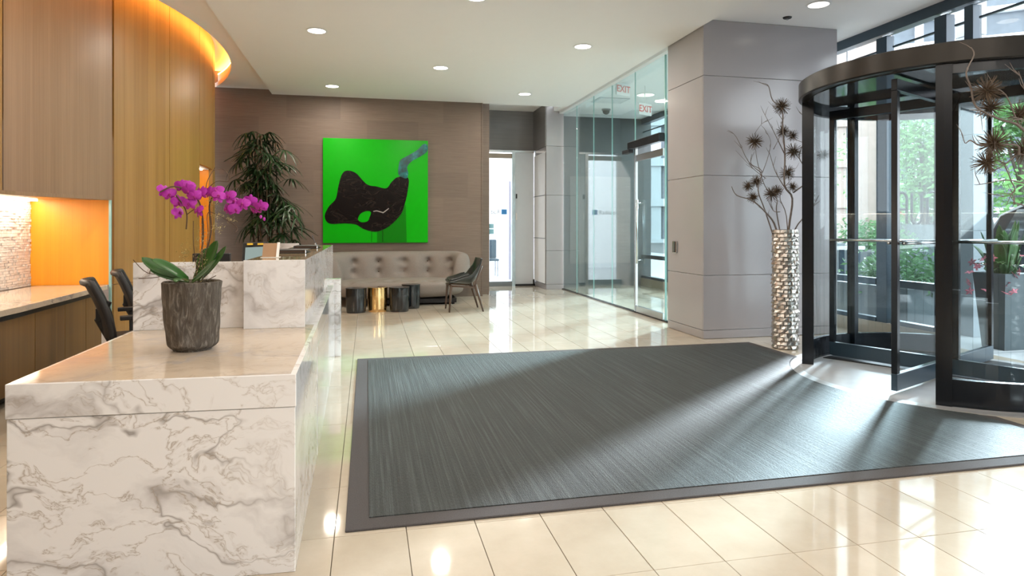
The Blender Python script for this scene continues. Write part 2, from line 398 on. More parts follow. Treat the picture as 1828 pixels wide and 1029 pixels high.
for k, (h, d, cx, cy) in enumerate(cells):
    if cx > 6.2 or cx - TX/2 < -3: pass
    if k == 0: tm.location = (cx, cy, 0); continue
    if k < 300 and h == 0: 
        o = tm.copy(); COL.objects.link(o); o.location = (cx, cy, 0)
    elif cy > -3.6: rest.box(cx-TX/2+.0015, cx+TX/2-.0015, cy-TY/2+.0015, cy+TY/2-.0015, -.012, 0)
rest.build('tile_field', M['tile'], fl, kind='stuff')

# ceilings
ce = thing('ceiling', (0,0,HC), kind='structure')
WC = (-7.7, 9.3); WR = 5.6; CR = 5.82
def wp(r, a): return (WC[0]+r*cos(radians(a)), WC[1]+r*sin(radians(a)))
cv = [wp(CR, a) for a in [-70+i*1.5 for i in range(0, 81)]]
cv = [q for q in cv if -4 < q[1] < 12.0]
y_lo, y_hi = cv[0][1], cv[-1][1]
left = cv + [(wp(CR,atan2(12.0-WC[1],1)*0+28)[0], 12.0)] if False else cv
poly = [(-1.62, y_lo)] + [(-1.62, 12.0)] + [(cv[-1][0]-.03, 12.0)] + cv[::-1]
MB().prism(poly[::-1], HC, HC+.07).build('left_ceiling_plate', M['ceiling'], ce)
MB().box(-9, -1.62, -4, y_lo, HC, HC+.1).build('left_ceiling_plate', M['ceiling'], ce)
MB().box(-1.62, 3.78, -4, 12.05, HD, HC+.1).build('dropped_panel', M['ceiling'], ce)
MB().box(3.78, 6.3, -4, 14.6, HC, HC+.1).build('right_ceiling_plate', M['ceiling'], ce)
MB().box(1.0, 3.78, 12.05, 14.6, 3.85, 3.95).build('recess_ceiling_plate', M['ceiling'], ce)
MB().box(-7, -1.5, y_lo-.3, 12.3, 3.98, 4.05).box(-1.62, -1.5, y_lo-.3, 12.0, HC+.1, 4.0).build('cove_top', M['ceiling'], ce)
# LED strip lying on the ceiling edge in the cove
led = MB()
pts = [(q[0]+.05, q[1], HC+.222) for q in cv]
led.tube(pts, .012, 6)
MB().prism([(q[0]+.04, q[1]) for q in cv] + [(q[0]+.06, q[1]) for q in cv][::-1], HC+.07, HC+.21).build('cove_upstand', M['ceiling'], ce)
props(led.build('light_strip', M['led']), 'glowing warm light strip in the cove above the curved wood wall', 'light strip')
# back wall (grasscloth) ends at x=2.11
wb = thing('wall_back', (0,12,0), kind='structure')
MB().box(-7, 2.11, 12.0, 12.3, -.012, 4.2).build('grasscloth_wall', M['grasscloth'], wb)
MB().box(2.095, 2.115, 11.99, 12.31, 0, HD).build('edge_trim', M['grasscloth'], wb)
MB().box(2.11, 2.3, 12.3, 14.2, 0, 3.9).build('return_wall', M['grasscloth'], wb)
# recess header, pier
MB().box(2.2, 4.0, 13.95, 14.2, 2.97, 3.9).build('header', M['dkpanel'], wb)
for k, (z0, z1) in enumerate(((.0,.10),(.105,.80),(.805,1.95),(1.955,2.97),(2.975,3.9))):
    MB().box(3.62, 4.0, 12.95, 13.9, z0, z1).build('pier_panel', M['panel'], wb, bevel=.003, seg=1)
MB().box(3.60, 3.62, 12.96, 13.98, 2.97, 3.9).build('header_return', M['dkpanel'], wb)
# vestibule far wall
MB().box(4.0, 6.2, 13.5, 13.8, 0, HC).build('vestibule_wall', plain('vestibule_paint', (.10,.11,.115), .4), wb)
MB().box(4.3, 5.7, 13.485, 13.5, .5, 2.4).build('wall_panel', M['dkpanel'], wb)
# rear and left enclosure (behind the camera)
MB().box(-9, 6.3, -4.2, -4, 0, 3.8).build('wall_front', M['grasscloth'], kind='structure')
wl = thing('wall_left', (-3.5,5,0), kind='structure')
MB().box(-4.2, -4.0, -4, 5.0, 0, 4.0).build('side_wall', M['wood'], wl)

# curved wood wall
def arc_panel(name, a0, a1, z0, z1, mat, parent, r=WR, th=.05, n=10):
    m = MB(); a0 += .05; a1 -= .05
    def ring(rr): return [wp(rr, a0+(a1-a0)*i/n) for i in range(n+1)]
    m.prism(ring(r) + ring(r-th)[::-1], z0, z1)
    return m.build(name, mat, parent, auto=30)
TOPZ = 3.95
arc_panel('upper_panel', -47, -32.77, 1.566, TOPZ, M['wood'], wl)
arc_panel('upper_panel', -32.77, -21.6, 1.566, TOPZ, M['wood_pale'], wl)
arc_panel('tall_panel', -21.44, -11.74, .72, TOPZ, M['wood'], wl, n=10)
arc_panel('tall_panel', -21.44, -11.74, .0, .715, M['wood'], wl, n=10)
arc_panel('tall_panel', -11.74, -2.5, .0, TOPZ, M['wood'], wl)
arc_panel('tall_panel', -2.5, 6.0, 2.11, TOPZ, M['wood'], wl)
arc_panel('tall_panel', -2.5, 6.0, .0, .80, M['wood'], wl)
arc_panel('tall_panel', 6.0, 14, .0, TOPZ, M['wood'], wl)
arc_panel('tall_panel', 14, 26, .0, TOPZ, M['wood'], wl)
arc_panel('backing', -46, 27, 2.2, TOPZ, M['black'], wl, r=WR-.052, th=.02, n=40)
# second niche
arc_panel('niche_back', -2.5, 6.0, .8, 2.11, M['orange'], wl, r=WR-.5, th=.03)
arc_panel('niche_shelf', -2.6, 6.1, 2.10, 2.135, M['white'], wl, r=WR-.05, th=.47)
arc_panel('niche_shelf', -2.6, 6.1, .77, .80, M['marble_warm'], wl, r=WR-.05, th=.47)
for a in (-2.6, 6.0):
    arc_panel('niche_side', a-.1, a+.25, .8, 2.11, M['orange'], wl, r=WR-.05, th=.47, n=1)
arc_panel('light_tube', -1.5, 5, 2.085, 2.10, M['led_w'], wl, r=WR-.12, th=.02)
# first niche: soffit, mosaic, orange end panel, glass edge
MB().prism([(-4.0,2.6),(-3.5,3.8),(-2.99,5.3),(-2.9,6.27),(-2.5,7.2),(-3.25,7.28),(-4.0,7.2)][::-1], 1.566, 1.60).build('niche_soffit', M['wood_pale'], wl)
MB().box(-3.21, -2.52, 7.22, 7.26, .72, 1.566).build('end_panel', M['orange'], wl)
MB().box(-2.515, -2.495, 7.2, 7.225, .0, 1.566).build('glass_edge_strip', M['edge'], wl)
MB().box(-3.35, -3.22, 2.5, 7.3, 0, 1.60).build('mosaic_backing', M['mosaic_g'], wl)
mo = MB()
z = .725
while z < 1.56:
    h = random.uniform(.016, .034); y = 4.2
    while y < 7.215:
        w_ = random.uniform(.02, .07)
        mo.box(-3.222, -3.200-random.uniform(0, .014), y, min(y+w_-.003, 7.218), z, min(z+h-.003, 1.563)); y += w_
    z += h
mo.build('mosaic', M['mosaic'], wl, kind='stuff')
MB().box(-3.17, -3.13, 2.6, 7.18, 1.548, 1.564).build('light_tube', M['led_w'], wl)
nl = bpy.data.lights.new('niche_light', 'AREA'); nl.shape = 'RECTANGLE'; nl.size = .05; nl.size_y = 4.2; nl.energy = 26; nl.color = (1,.86,.66)
no = bpy.data.objects.new('niche_light', nl); COL.objects.link(no); no.location = (-3.10, 5.0, 1.55)

# back counter with cabinets under it
bc = thing('back_counter', (-2.8,5.5,0), 'long back counter with pale marble top and wooden doors along the curved wall', 'counter')
front = [(-3.0,2.4),(-2.62,3.6),(-2.48,4.6),(-2.46,5.4),(-2.48,6.2),(-2.52,7.19)]
MB().prism([(-3.18,2.4)]+front+[(-3.18,7.19)], .675, .72).build('worktop', M['marble_warm'], bc, bevel=.003)
MB().prism([(-3.18,2.45)]+[(x-.05,y) for x,y in front]+[(-3.18,7.15)], .63, .675).build('shadow_gap', M['black'], bc)
segs = [2.6,3.3,4.0,4.6,5.17,5.75,6.3,6.78,7.19]
def fx(y):
    for (xa,ya),(xb,yb) in zip(front, front[1:]):
        if ya <= y <= yb: return xa+(xb-xa)*(y-ya)/(yb-ya)
    return front[-1][0]
for a, b in zip(segs, segs[1:]):
    m = MB(); ya, yb = a+.004, b-.004
    m.prism([(fx(ya)-.055, ya),(fx(yb)-.055, yb),(fx(yb)-.09, yb),(fx(ya)-.09, ya)], .08, .63)
    m.build('door', M['wood_base'], bc)
MB().box(-3.15, -2.62, 2.9, 7.17, 0, .63).build('carcass', M['black'], bc)

# column (grey panels)
cl = thing('column', (4.7,7.5,0), 'large polished grey panelled column between the glass wall and the revolving door', 'column')
zs = [0, .10, .735, 1.895, 3.05, HC]
for z0, z1 in zip(zs, zs[1:]):
    MB().prism([(3.79,6.85),(3.83,6.85),(3.83,7.74),(3.79,7.74)], z0+.003, z1-.003).build('panel', M['panel'], cl, bevel=.003, seg=1)
    MB().prism([(3.79,6.83),(5.57,6.83),(5.57,6.849),(3.79,6.849)], z0+.003, z1-.003).build('panel', M['panel'], cl, bevel=.003, seg=1)
    MB().prism([(5.53,6.85),(5.57,6.85),(5.57,7.74),(5.53,7.74)], z0+.003, z1-.003).build('panel', M['panel'], cl, bevel=.003, seg=1)
MB().box(3.81, 5.55, 6.851, 7.73, 0, HC).build('core', M['white'], cl)
cr_ = thing('card_reader', (3.78,7.5,1.0), 'small silver card reader fixed to the left face of the grey column', 'card reader')
MB().box(3.76, 3.79, 7.46, 7.56, .97, 1.12).build('body', M['steel'], cr_, bevel=.006)
MB().box(3.757, 3.762, 7.47, 7.49, .98, 1.11).build('reader_slot', M['black'], cr_)

# glass wall along x=3.98 (window_1)
gw = thing('window_1', (3.98,10,0), kind='structure')
ys = [12.9, 12.03, 11.07, 10.17, 9.22]
for a, b in zip(ys[1:], ys): 
    MB().box(3.974, 3.986, a+.003, b-.003, .02, HC).build('pane', M['glass_g'], gw)
    MB().box(3.972, 3.988, a-.002, a+.002, .02, HC).build('pane_edge', M['edge'], gw)
MB().box(3.96, 4.0, 7.75, 12.95, -.0, .02).build('floor_channel', M['frame'], gw)
MB().box(3.90, 4.0, 7.75, 12.95, HC-.05, HC).build('ceiling_channel', M['white'], gw)
MB().box(3.974, 3.986, 8.20, 9.21, 2.50, HC).build('pane', M['glass_g'], gw)
MB().box(3.974, 3.986, 7.75, 8.19, .02, HC).build('pane', M['glass_g'], gw)
MB().box(3.968, 3.992, 8.185, 8.2, .02, HC).build('pane_edge', M['edge'], gw)
# swinging glass door (door_1)
gd = thing('door_1', (3.98,8.7,0), kind='structure')
MB().box(3.96, 4.0, 9.17, 9.22, 0, 2.5).build('door_post', M['steel'], gd)
MB().box(3.974, 3.986, 8.26, 9.12, .09, 2.3).build('pane', M['glass_g'], gd)
MB().box(3.96, 4.0, 8.24, 9.15, .015, .11).build('bottom_rail', M['steel'], gd, bevel=.004)
MB().box(3.96, 4.0, 8.24, 9.15, 2.28, 2.38).build('top_rail', M['steel'], gd, bevel=.004)
MB().tube([(3.92,9.02,.75),(3.92,9.02,1.7)], .016, 10).tube([(3.92,9.02,.8),(3.975,9.02,.8)], .01, 8).tube([(3.92,9.02,1.65),(3.975,9.02,1.65)], .01, 8).build('pull_handle', M['steel'], gd, smooth=True)
MB().box(3.86, 3.95, 8.15, 9.25, 2.46, 2.58).build('door_closer', M['frame'], gd, bevel=.01)
MB().box(3.86, 3.94, 9.2, 9.45, 2.42, 2.47).build('closer_arm', M['black'], gd)

# far bright doorway (door_2)
fd = thing('door_2', (2.9,13.9,0), kind='structure')
MB().box(2.3, 3.14, 13.88, 13.98, 0, .10).build('threshold', M['stone'], fd)
MB().box(3.10, 3.17, 13.86, 13.99, 0, 2.97).build('door_post', M['steel'], fd)
MB().box(2.3, 3.14, 13.88, 13.95, 2.80, 2.90).build('top_rail', M['curb'], fd)
MB().box(2.3, 3.60, 13.87, 13.97, 2.93, 2.975).build('lintel', M['steel'], fd)
MB().box(2.3, 3.10, 13.91, 13.92, .1, 2.80).build('pane', M['glass'], fd)
MB().box(3.17, 3.60, 13.90, 13.92, .03, 2.93).build('frosted_pane', M['frost'], fd)
MB().box(3.17, 3.62, 13.86, 13.93, 0, .04).build('frosted_pane_rail', M['black'], fd)
MB().box(3.58, 3.61, 13.86, 13.96, 0, .14).build('pivot_block', M['black'], fd)
MB().box(3.19, 3.215, 13.86, 13.90, 1.92, 2.02).build('lock', M['black'], fd)
MB().box(3.19, 3.21, 13.87, 13.90, 1.45, 1.6).build('push_plate', M['paper'], fd)
MB().prism([(3.605,13.0),(3.612,13.0),(3.612,13.9),(3.605,13.9)], .12, 2.85).build('side_pane', M['white'], fd)
for zz in (1.05, 1.95): MB().box(3.598, 3.606, 13.0, 13.9, zz, zz+.015).build('side_bar', M['stone'], fd)
Rx = Matrix.Rotation(radians(90), 4, 'X')
text_mesh('door_lettering', 'Radisson', .13, M['logo'], fd, Matrix.Translation((2.72,13.90,1.62)) @ Rx @ Matrix.Shear('XY', 4, (-.3, 0)) if False else Matrix.Translation((2.60,13.90,1.62)) @ Rx, .001, mirror=True)
MB().box(2.87, 2.99, 13.895, 13.905, 1.57, 1.68).build('logo_square', M['blue'], fd)

# facade (window_2) at x=6
fc = thing('window_2', (6,5,0), kind='structure')
MB().box(5.95, 6.2, 5.75, 7.8, 0, .16).box(5.95, 6.2, 7.8, 13.5, 0, .16).build('sill', M['curb'], fc)
MB().box(5.95, 6.2, -4, 3.45, 0, .16).build('sill', M['curb'], fc)
MB().box(5.97, 6.10, -4, 13.5, 3.58, HC).build('head_rail', M['frame_blue'], fc)
def post(y0, y1, z0=.16, x0=5.99, x1=6.10): MB().box(x0, x1, y0, y1, z0, 3.56).build('mullion', M['frame_blue'], fc, bevel=.003)
post(6.52, 6.68); post(5.71, 5.86, 0); post(5.40, 5.50, 2.66); post(7.6,7.75); post(9.2,9.32); post(10.9,11.0); post(12.25,12.33)
for y in (3.35, 1.9, .4, -1.1, -2.6): post(y, y+.14)
def bay(y0, y1, z0=.16, mid=True):
    MB().box(6.02, 6.032, y0, y1, z0, 3.56).build('pane', M['glass'], fc)
    MB().box(6.01, 6.04, y0, y1, 3.40, 3.42).build('transom', M['frame_blue'], fc)
    if mid: MB().box(5.98, 6.07, y0, y1, .60, .68).build('transom', M['frame_blue'], fc); MB().box(5.98, 6.07, y0, y1, z0, z0+.05).build('bottom_rail', M['frame_blue'], fc)
bay(6.68,7.6); bay(5.86,6.45); bay(5.50,5.63,2.66,False); bay(3.49,5.35,2.66,False)
bay(7.75,9.2); bay(9.32,10.9); bay(11.0,12.2); bay(12.33,13.5)
MB().box(5.95, 6.15, 2.04, 3.35, .16, 3.58).build('sun_block_panel', M['panel'], fc)  # unseen panel added to keep direct sun off the near floor
for a, b in ((.54,1.9),(-.96,.4),(-2.46,-1.1),(-4,-2.6)): bay(a, b)
MB().box(5.97, 6.08, 3.4, 5.9, 2.62, 2.68).build('door_head_rail', M['frame_blue'], fc)

# ================================================================== REVOLVING DOOR
DC = (4.92, 4.675); DR = 1.12
rd = thing('revolving_door', (DC[0],DC[1],0), 'large dark framed round glass revolving door with four wings', 'door')
def dp(r, a): return (DC[0]+r*cos(radians(a)), DC[1]+r*sin(radians(a)))
def ringbox(m, r0, r1, a0, a1, z0, z1, n=24):
    ins = [dp(r0, a0+(a1-a0)*i/n) for i in range(n+1)]; out = [dp(r1, a0+(a1-a0)*i/n) for i in range(n+1)]
    for i in range(n): m.prism([ins[i], out[i], out[i+1], ins[i+1]], z0, z1)
    return m
CZ0, CZ1 = 2.475, 2.63
MB().lathe([(1.17,CZ0),(1.185,CZ0+.01),(1.185,CZ1-.01),(1.17,CZ1)], (DC[0],DC[1],0), 96).build('canopy', M['canopy'], rd, auto=30)
MB().lathe([(1.10,CZ0-.008),(1.10,CZ0+.01)], (DC[0],DC[1],0), 72).build('canopy_soffit', M['glossblack'], rd, auto=30)
for a0, a1 in ((40, 142), (221, 322)):
    mid = (a0+a1)/2
    ringbox(MB(), 1.09, 1.14, a0, a1, 0.0, .20).build('bottom_rail', M['frame'], rd, auto=30)
    ringbox(MB(), 1.09, 1.14, a0, a1, CZ0-.07, CZ0).build('top_rail', M['frame'], rd, auto=30)
    for b0, b1 in ((a0+2.5, mid-1.5), (mid+1.5, a1-2.5)):
        ringbox(MB(), 1.108, 1.118, b0, b1, .20, CZ0-.07, 12).build('curved_pane', M['glass_rev'], rd, auto=30)
    for a, w_ in ((a0+1.2, 2.2), (mid, 2.4), (a1-.9, 1.7)):
        if a0 == 221 and a < 230: w_ = 5.0; a += 0.2
        ringbox(MB(), 1.055, 1.155, a-w_/2, a+w_/2, 0, CZ0, 2).build('post', M['frame'], rd)
MB().tube([(DC[0],DC[1],.01),(DC[0],DC[1],CZ0)], .035, 16).build('center_shaft', M['frame'], rd, auto=40)
for k, a in enumerate((204, 114, 24, 294)):
    Rz = Matrix.Rotation(radians(a), 3, 'Z')
    wg = thing('door_wing', (DC[0], DC[1], 0), parent=None)
    wg.parent = rd; wg.location = (0, 0, 0)
    def wb_(r0, r1, z0, z1, t, nm, mt):
        c = Rz @ Vector(((r0+r1)/2, 0, 0)); MB().obox((DC[0]+c.x, DC[1]+c.y, (z0+z1)/2), (r1-r0, t, z1-z0), Rz).build(nm, mt, wg, bevel=.003, seg=1)
    wb_(.04, 1.03, .03, .16, .045, 'wing_bottom_rail', M['frame_blue'])
    wb_(.04, 1.03, CZ0-.12, CZ0-.03, .045, 'wing_top_rail', M['frame'])
    wb_(.98, 1.03, .16, CZ0-.12, .045, 'stile', M['frame'])
    wb_(.04, .09, .16, CZ0-.12, .045, 'stile', M['frame'])
    wb_(.09, .98, .16, CZ0-.12, .012, 'wing_pane', M['glass_rev'])
    m = MB(); 
    for sgn in (-1, 1):
        o_ = Rz @ Vector((0, sgn*.055, 0)); p0 = Rz @ Vector((.08,0,0)); p1 = Rz @ Vector((1.0,0,0))
        m.tube([(DC[0]+p0.x+o_.x, DC[1]+p0.y+o_.y, 1.17),(DC[0]+p1.x+o_.x, DC[1]+p1.y+o_.y, 1.17)], .012, 8)
    m.build('push_bar', M['steel'], wg, smooth=True)
MB().lathe([(1.18,-.004),(1.18,.004)], (DC[0],DC[1],0), 96).build('floor_disc', M['platform'], rd)
ringbox(MB(), 1.18, 1.275, 100, 262, -.005, .008, 60).build('threshold_ring', M['ring'], rd, auto=30)
m = MB(); pl = [dp(1.05, a) for a in range(-60, 121, 6)]
m.prism(pl, .004, .010).build('door_mat', M['dkmat'], rd)

# ================================================================== RUG
rg = thing('rug', (2,4.6,0), 'large dark striped entrance rug with plain border in front of the revolving door', 'rug')
BC, BR = (4.93, 4.63), 1.29
def rugpoly(x0, x1, y0, y1, br):
    dy = sqrt(max(0, br*br-(x1-BC[0])**2)); a0 = atan2(dy, x1-BC[0]); a1 = 2*pi-a0
    arc = [(BC[0]+br*cos(a0+(a1-a0)*i/40), BC[1]+br*sin(a0+(a1-a0)*i/40)) for i in range(41)]
    return [(x0,y0),(x1,y0)] + arc[::-1] + [(x1,y1),(x0,y1)]
MB().prism(rugpoly(-.09,4.17,2.84,6.51,BR), 0.0005, .011).build('rug_border', M['rug_border'], rg, bevel=.003, seg=1)
MB().prism(rugpoly(.01,4.08,2.94,6.41,BR+.01), .011, .015).build('rug_field', M['rug'], rg)

# ================================================================== RECEPTION DESK
dk = thing('reception_desk', (-.7,4,0), 'long white marble reception desk with grey veins and a raised counter', 'reception desk')
FLx, FLy, FRx, FRy = -1.24, 2.61, -.26, 2.56
BLx, BLy, BRx, BRy = -1.22, 3.85, -.272, 3.74
MB().prism([(FLx+.004,FLy+.003),(FRx-.003,FRy+.003),(BRx-.003,BRy+.1),(BLx+.004,BLy+.1)], 0, .62).build('front_block', M['marble'], dk, bevel=.002, seg=1)
MB().prism([(FLx,FLy),(FRx,FRy),(BRx,BRy+.1),(BLx,BLy+.1)], .6225, .745).build('desktop_slab', [M['marble3']], dk, bevel=.002, seg=1)
MB().prism([(FLx+.01,FLy+.01),(FRx-.02,FRy+.01),(BRx-.02,BRy+.1),(BLx+.02,BLy+.1)], .7451, .7455).build('desktop_warm_skin', M['marble_warm'], dk)  # thin sheet gives the slab top a warmer, darker marble tone
# side slabs along the right face
ysd = [3.84, 4.85, 5.85, 6.72]
for a, b in zip(ysd, ysd[1:]):
    xa = BRx-(a-3.74)*.014; xb = BRx-(b-3.74)*.014
    MB().prism([(xa-.035,a+.001),(xa,a+.001),(xb,b-.001),(xb-.035,b-.001)], 0, .62).build('side_slab', M['marble2'], dk, bevel=.0015, seg=1)
    MB().prism([(-.40,a+.001),(xa,a+.001),(xb,b-.001),(-.40,b-.001)], .6225, .745).build('side_ledge', M['marble2'], dk, bevel=.0015, seg=1)
MB().box(-.42, -.255, 6.72, 6.84, 0, .775).build('end_slab', M['marble2'], dk, bevel=.002, seg=1)
MB().box(-.65, -.335, 3.76, 6.78, .745, 1.115).build('raised_counter', M['marble2'], dk, bevel=.003, seg=1)
MB().box(-.652, -.333, 3.74, 3.76, .7455, 1.118).build('raised_counter_front', M['marble3'], dk, bevel=.002, seg=1)
MB().box(-1.215, -.654, 3.81, 3.85, .7455, 1.108).build('privacy_panel', M['marble3'], dk, bevel=.002, seg=1)
MB().box(-1.17, -.66, 6.76, 6.80, .6, 1.135).build('far_panel', M['marble3'], dk, bevel=.002, seg=1)
MB().box(-.65, -.337, 3.765, 6.775, 1.1151, 1.1158).build('counter_reflection', plain('counter_reflection_olive', (.36,.28,.17), .06, noise=.2), dk)  # olive sheet paints a reflection onto the marble counter top
MB().box(-1.25, -.66, 3.86, 6.75, .69, .72).build('work_surface', M['wood_base'], dk)
MB().box(-.70, -.66, 3.86, 6.75, 0, .69).build('modesty_panel', M['wood_base'], dk)
for zz in (1.02, .985): MB().box(-1.11, -1.09, 6.745, 6.76, zz, zz+.018).build('switch', M['gold'], dk)

# ---- things on the desk
tb = thing('tablet', (-.90,5.6,.72), 'dark framed tablet screen on a stand behind the raised marble counter', 'tablet')
Mt = Matrix.Rotation(radians(-18), 3, 'X') @ Matrix.Rotation(radians(-8), 3, 'Z')
MB().obox((-.885,5.6,1.09), (.20,.018,.17), Mt).build('case', M['black'], tb, bevel=.004)
MB().obox((-.885,5.588,1.082), (.155,.004,.11), Mt).build('screen', M['screen'], tb)
for dx in (-.04, .04): MB().obox((-.885+dx,5.583+.02,1.158), (.045,.01,.014), Mt).build('yellow_label', M['yellow'], tb)
MB().tube([(-.885,5.64,.721),(-.885,5.62,1.02)], .014, 8).box(-.97,-.80,5.56,5.70,.7205,.735).build('stand', M['black'], tb)
cd = thing('card_stand', (-.56,4.15,1.116), 'small brown card in a clear stand at the near end of the raised counter', 'card stand')
MB().prism_x([(4.10,1.118),(4.115,1.118),(4.17,1.20),(4.155,1.20)], -.61, -.53).build('card', M['brown_card'], cd)
MB().prism_x([(4.085,1.1165),(4.10,1.1165),(4.165,1.205),(4.155,1.205)], -.53, -.515).box(-.615,-.51,4.07,4.16,1.1162,1.119).build('clear_stand', M['paper'], cd)
for k, (y, x0, x1, lab) in enumerate(((4.85,-.62,-.405,'black leather folder nearest the card stand on the raised counter'),(5.85,-.60,-.40,'black leather folder at the far end of the raised counter'))):
    f_ = thing('folder', ((x0+x1)/2,y,1.116), lab, 'folder', 'black folders on the raised counter')
    MB().box(x0, x1, y-.15, y+.15, 1.1162, 1.121).box(x0, x1, y-.15, y+.15, 1.134, 1.139).box(x0, x0+.008, y-.15, y+.15, 1.12, 1.135).build('cover', M['black'], f_, bevel=.002)
    MB().box(x0+.01, x1-.012, y-.143, y+.143, 1.1212, 1.1338).build('pages', M['walnut'], f_)
    MB().tube([(x1-.01,y-.153,1.118),(x1-.01,y-.153,1.137)], .004, 6).build('clasp', M['steel'], f_)
pn = thing('pen_holder', (-.47,6.35,1.116), 'small pen standing in a holder at the far end of the raised counter', 'pen')
MB().lathe([(.03,0),(.03,.006),(.008,.012),(.008,.03)], (-.47,6.35,1.1162), 16).build('base', M['steel'], pn, auto=30)
MB().tube([(-.47,6.35,1.14),(-.50,6.33,1.22)], .005, 6).build('pen', M['logo'], pn)
mn = thing('computer_monitor', (-.98,4.35,.72), 'back of a low black monitor behind the thin marble screen', 'monitor')
MB().box(-1.05, -.83, 4.33, 4.36, .85, 1.135).build('housing', M['black'], mn, bevel=.006)
MB().box(-.96, -.92, 4.36, 4.38, .73, .95).box(-1.0,-.88,4.30,4.44,.7202,.73).build('stand', M['black'], mn)

# ---- office chairs behind the desk
def office_chair(x, y, rz, lab):
    c = thing('office_chair', (0,0,0), lab, 'chair', 'office chairs behind the desk')
    m = MB()   # curved mesh back, chair faces +x, local coords
    def back(u, v):
        z = .50 + .40*v; w = (.24 - .05*v); yy = (u-.5)*2*w
        xx = -.25 - .13*v**1.6 + .05*(1-(2*u-1)**2)*-1
        return (xx, yy, z)
    m.grid(back, 10, 14)
    bk_ = m.build('backrest', M['black'], c, smooth=True, local=True, solid=.012)
    fr = MB(); pts = [back(0, j/14) for j in range(15)] + [back(i/10, 1) for i in range(1, 11)] + [back(1, 1-j/14) for j in range(1, 15)]
    fr.tube(pts, [.026]*len(pts), 8); fr.build('back_frame', M['black'], c, smooth=True, local=True)
    MB().obox((-.02,0,.46), (.46,.46,.07)).build('seat', M['black'], c, bevel=.025, local=True)
    MB().tube([(-.27,0,.75),(-.33,0,.62),(-.26,0,.47),(-.05,0,.42)], [.02,.035,.035,.02], 8).obox((-.33,0,.66),(.05,.10,.09)).build('back_bracket', M['black'], c, smooth=False, local=True, bevel=.004)
    for s in (-1, 1):
        MB().tube([(-.12,s*.26,.44),(-.12,s*.29,.64)], .014, 8).obox((-.08,s*.29,.655),(.26,.07,.03)).build('armrest', M['black'], c, local=True, bevel=.006)
    MB().tube([(0,0,.08),(0,0,.43)], .03, 12).build('gas_lift', M['steel'], c, local=True, smooth=True)
    for k in range(5):
        a = 2*pi*k/5; l = MB().tube([(0,0,.10),(.28*cos(a),.28*sin(a),.065)], [.03,.016], 8).build('leg', M['black'], c, local=True)
        MB().tube([(.28*cos(a)-.015*sin(a),.28*sin(a)+.015*cos(a),.03),(.28*cos(a)+.015*sin(a),.28*sin(a)-.015*cos(a),.03)], .03, 12).build('wheel', M['tyre'], c, local=True)
    c.location = (x, y, 0); c.rotation_euler = (0, 0, radians(rz))
    return c
office_chair(-1.60, 5.41, 20, 'black office chair with curved back, left one behind the marble desk')
office_chair(-1.74, 6.39, 17, 'black office chair behind the marble desk, partly hidden by its raised screen')

# ---- orchid pot
PX, PY, PZ = -.77, 3.18, .7457
S = .002537
RV = Vector((cos(YAW), -sin(YAW), 0)); FV = Vector((sin(YAW), cos(YAW), 0))
op = thing('potted_orchid', (PX,PY,PZ), 'magenta orchid in a bark textured grey pot on the marble desk', 'plant')
def potr(a, z):
    t = z/.305
    r = .100 + .024*t**.7 - (.03*(1-t*9)**2 if t < .11 else 0)
    return r*(1 + .025*sin(3*a+2*z*8) + .02*sin(7*a+z*22) + .012*sin(13*a-z*40))
m = MB()
m.grid(lambda u, v: (PX+potr(2*pi*u, .305*v)*cos(2*pi*u), PY+potr(2*pi*u, .305*v)*sin(2*pi*u), PZ+.305*v), 72, 40, cu=True)
m.grid(lambda u, v: (PX+(potr(2*pi*u, .305)-.012*v)*cos(2*pi*u), PY+(potr(2*pi*u, .305)-.012*v)*sin(2*pi*u), PZ+.305+.004*sin(pi*v)), 72, 2, cu=True)
m.grid(lambda u, v: (PX+(potr(2*pi*u, .305)-.012)*cos(2*pi*u), PY+(potr(2*pi*u, .305)-.012)*sin(2*pi*u), PZ+.305-.05*v), 72, 2, cu=True)
m.lathe([(.08,.0),(.08,.003)], (PX,PY,PZ), 32)
m.build('pot', M['bark'], op, smooth=True)
MB().lathe([(.112,.27),(.112,.275)], (PX,PY,PZ), 32).build('soil', M['moss'], op)
def OP(px, py, dep=0.0): return Vector((PX,PY,PZ)) + RV*((px-345)*S) + FV*dep + Vector((0,0,(624-py)*S))
def leafmesh(p0, p1, p2, w, name, mat, parent, up=Vector((0,0,1)), n=12, cup=.25):
    p0, p1, p2 = Vector(p0), Vector(p1), Vector(p2); m = MB()
    def fn(u, v):
        p = p0*(1-u)**2 + p1*2*u*(1-u) + p2*u*u
        t = ((p1-p0)*(1-u) + (p2-p1)*u).normalized(); a = t.cross(up)
        a = a.normalized() if a.length > 1e-4 else Vector((1,0,0)); b = a.cross(t)
        ww = w*(sin(pi*min(1, .12+u*.88))**.6)*(1 if u < .97 else .5)
        s_ = 2*v-1
        return p + a*ww*s_ + b*ww*cup*abs(s_)
    m.grid(fn, n, 6); return m.build(name, mat, parent, smooth=True, solid=.002)
fw = -FV
for (b, c, e, w_) in [((335,500,0),(290,480,-.05),(268,459,-.06),.030),((340,500,-.02),(318,470,-.1),(300,462,-.13),.026),((345,500,-.05),(342,492,-.12),(345,500,-.14),.022),
                      ((352,500,0),(378,455,.02),(386,430,.02),.034),((356,500,.02),(390,470,0),(405,440,0),.024),((350,503,-.03),(375,490,-.05),(398,462,-.06),.020),
                      ((350,500,.05),(350,450,.08),(362,445,.1),.03),((338,502,0),(305,492,-.06),(282,478,-.06),.022)]:
    leafmesh(OP(*b), OP(*c), OP(*e), w_, 'leaf', M['oleaf'], op, up=(Vector((0,0,1))+fw*.9).normalized())
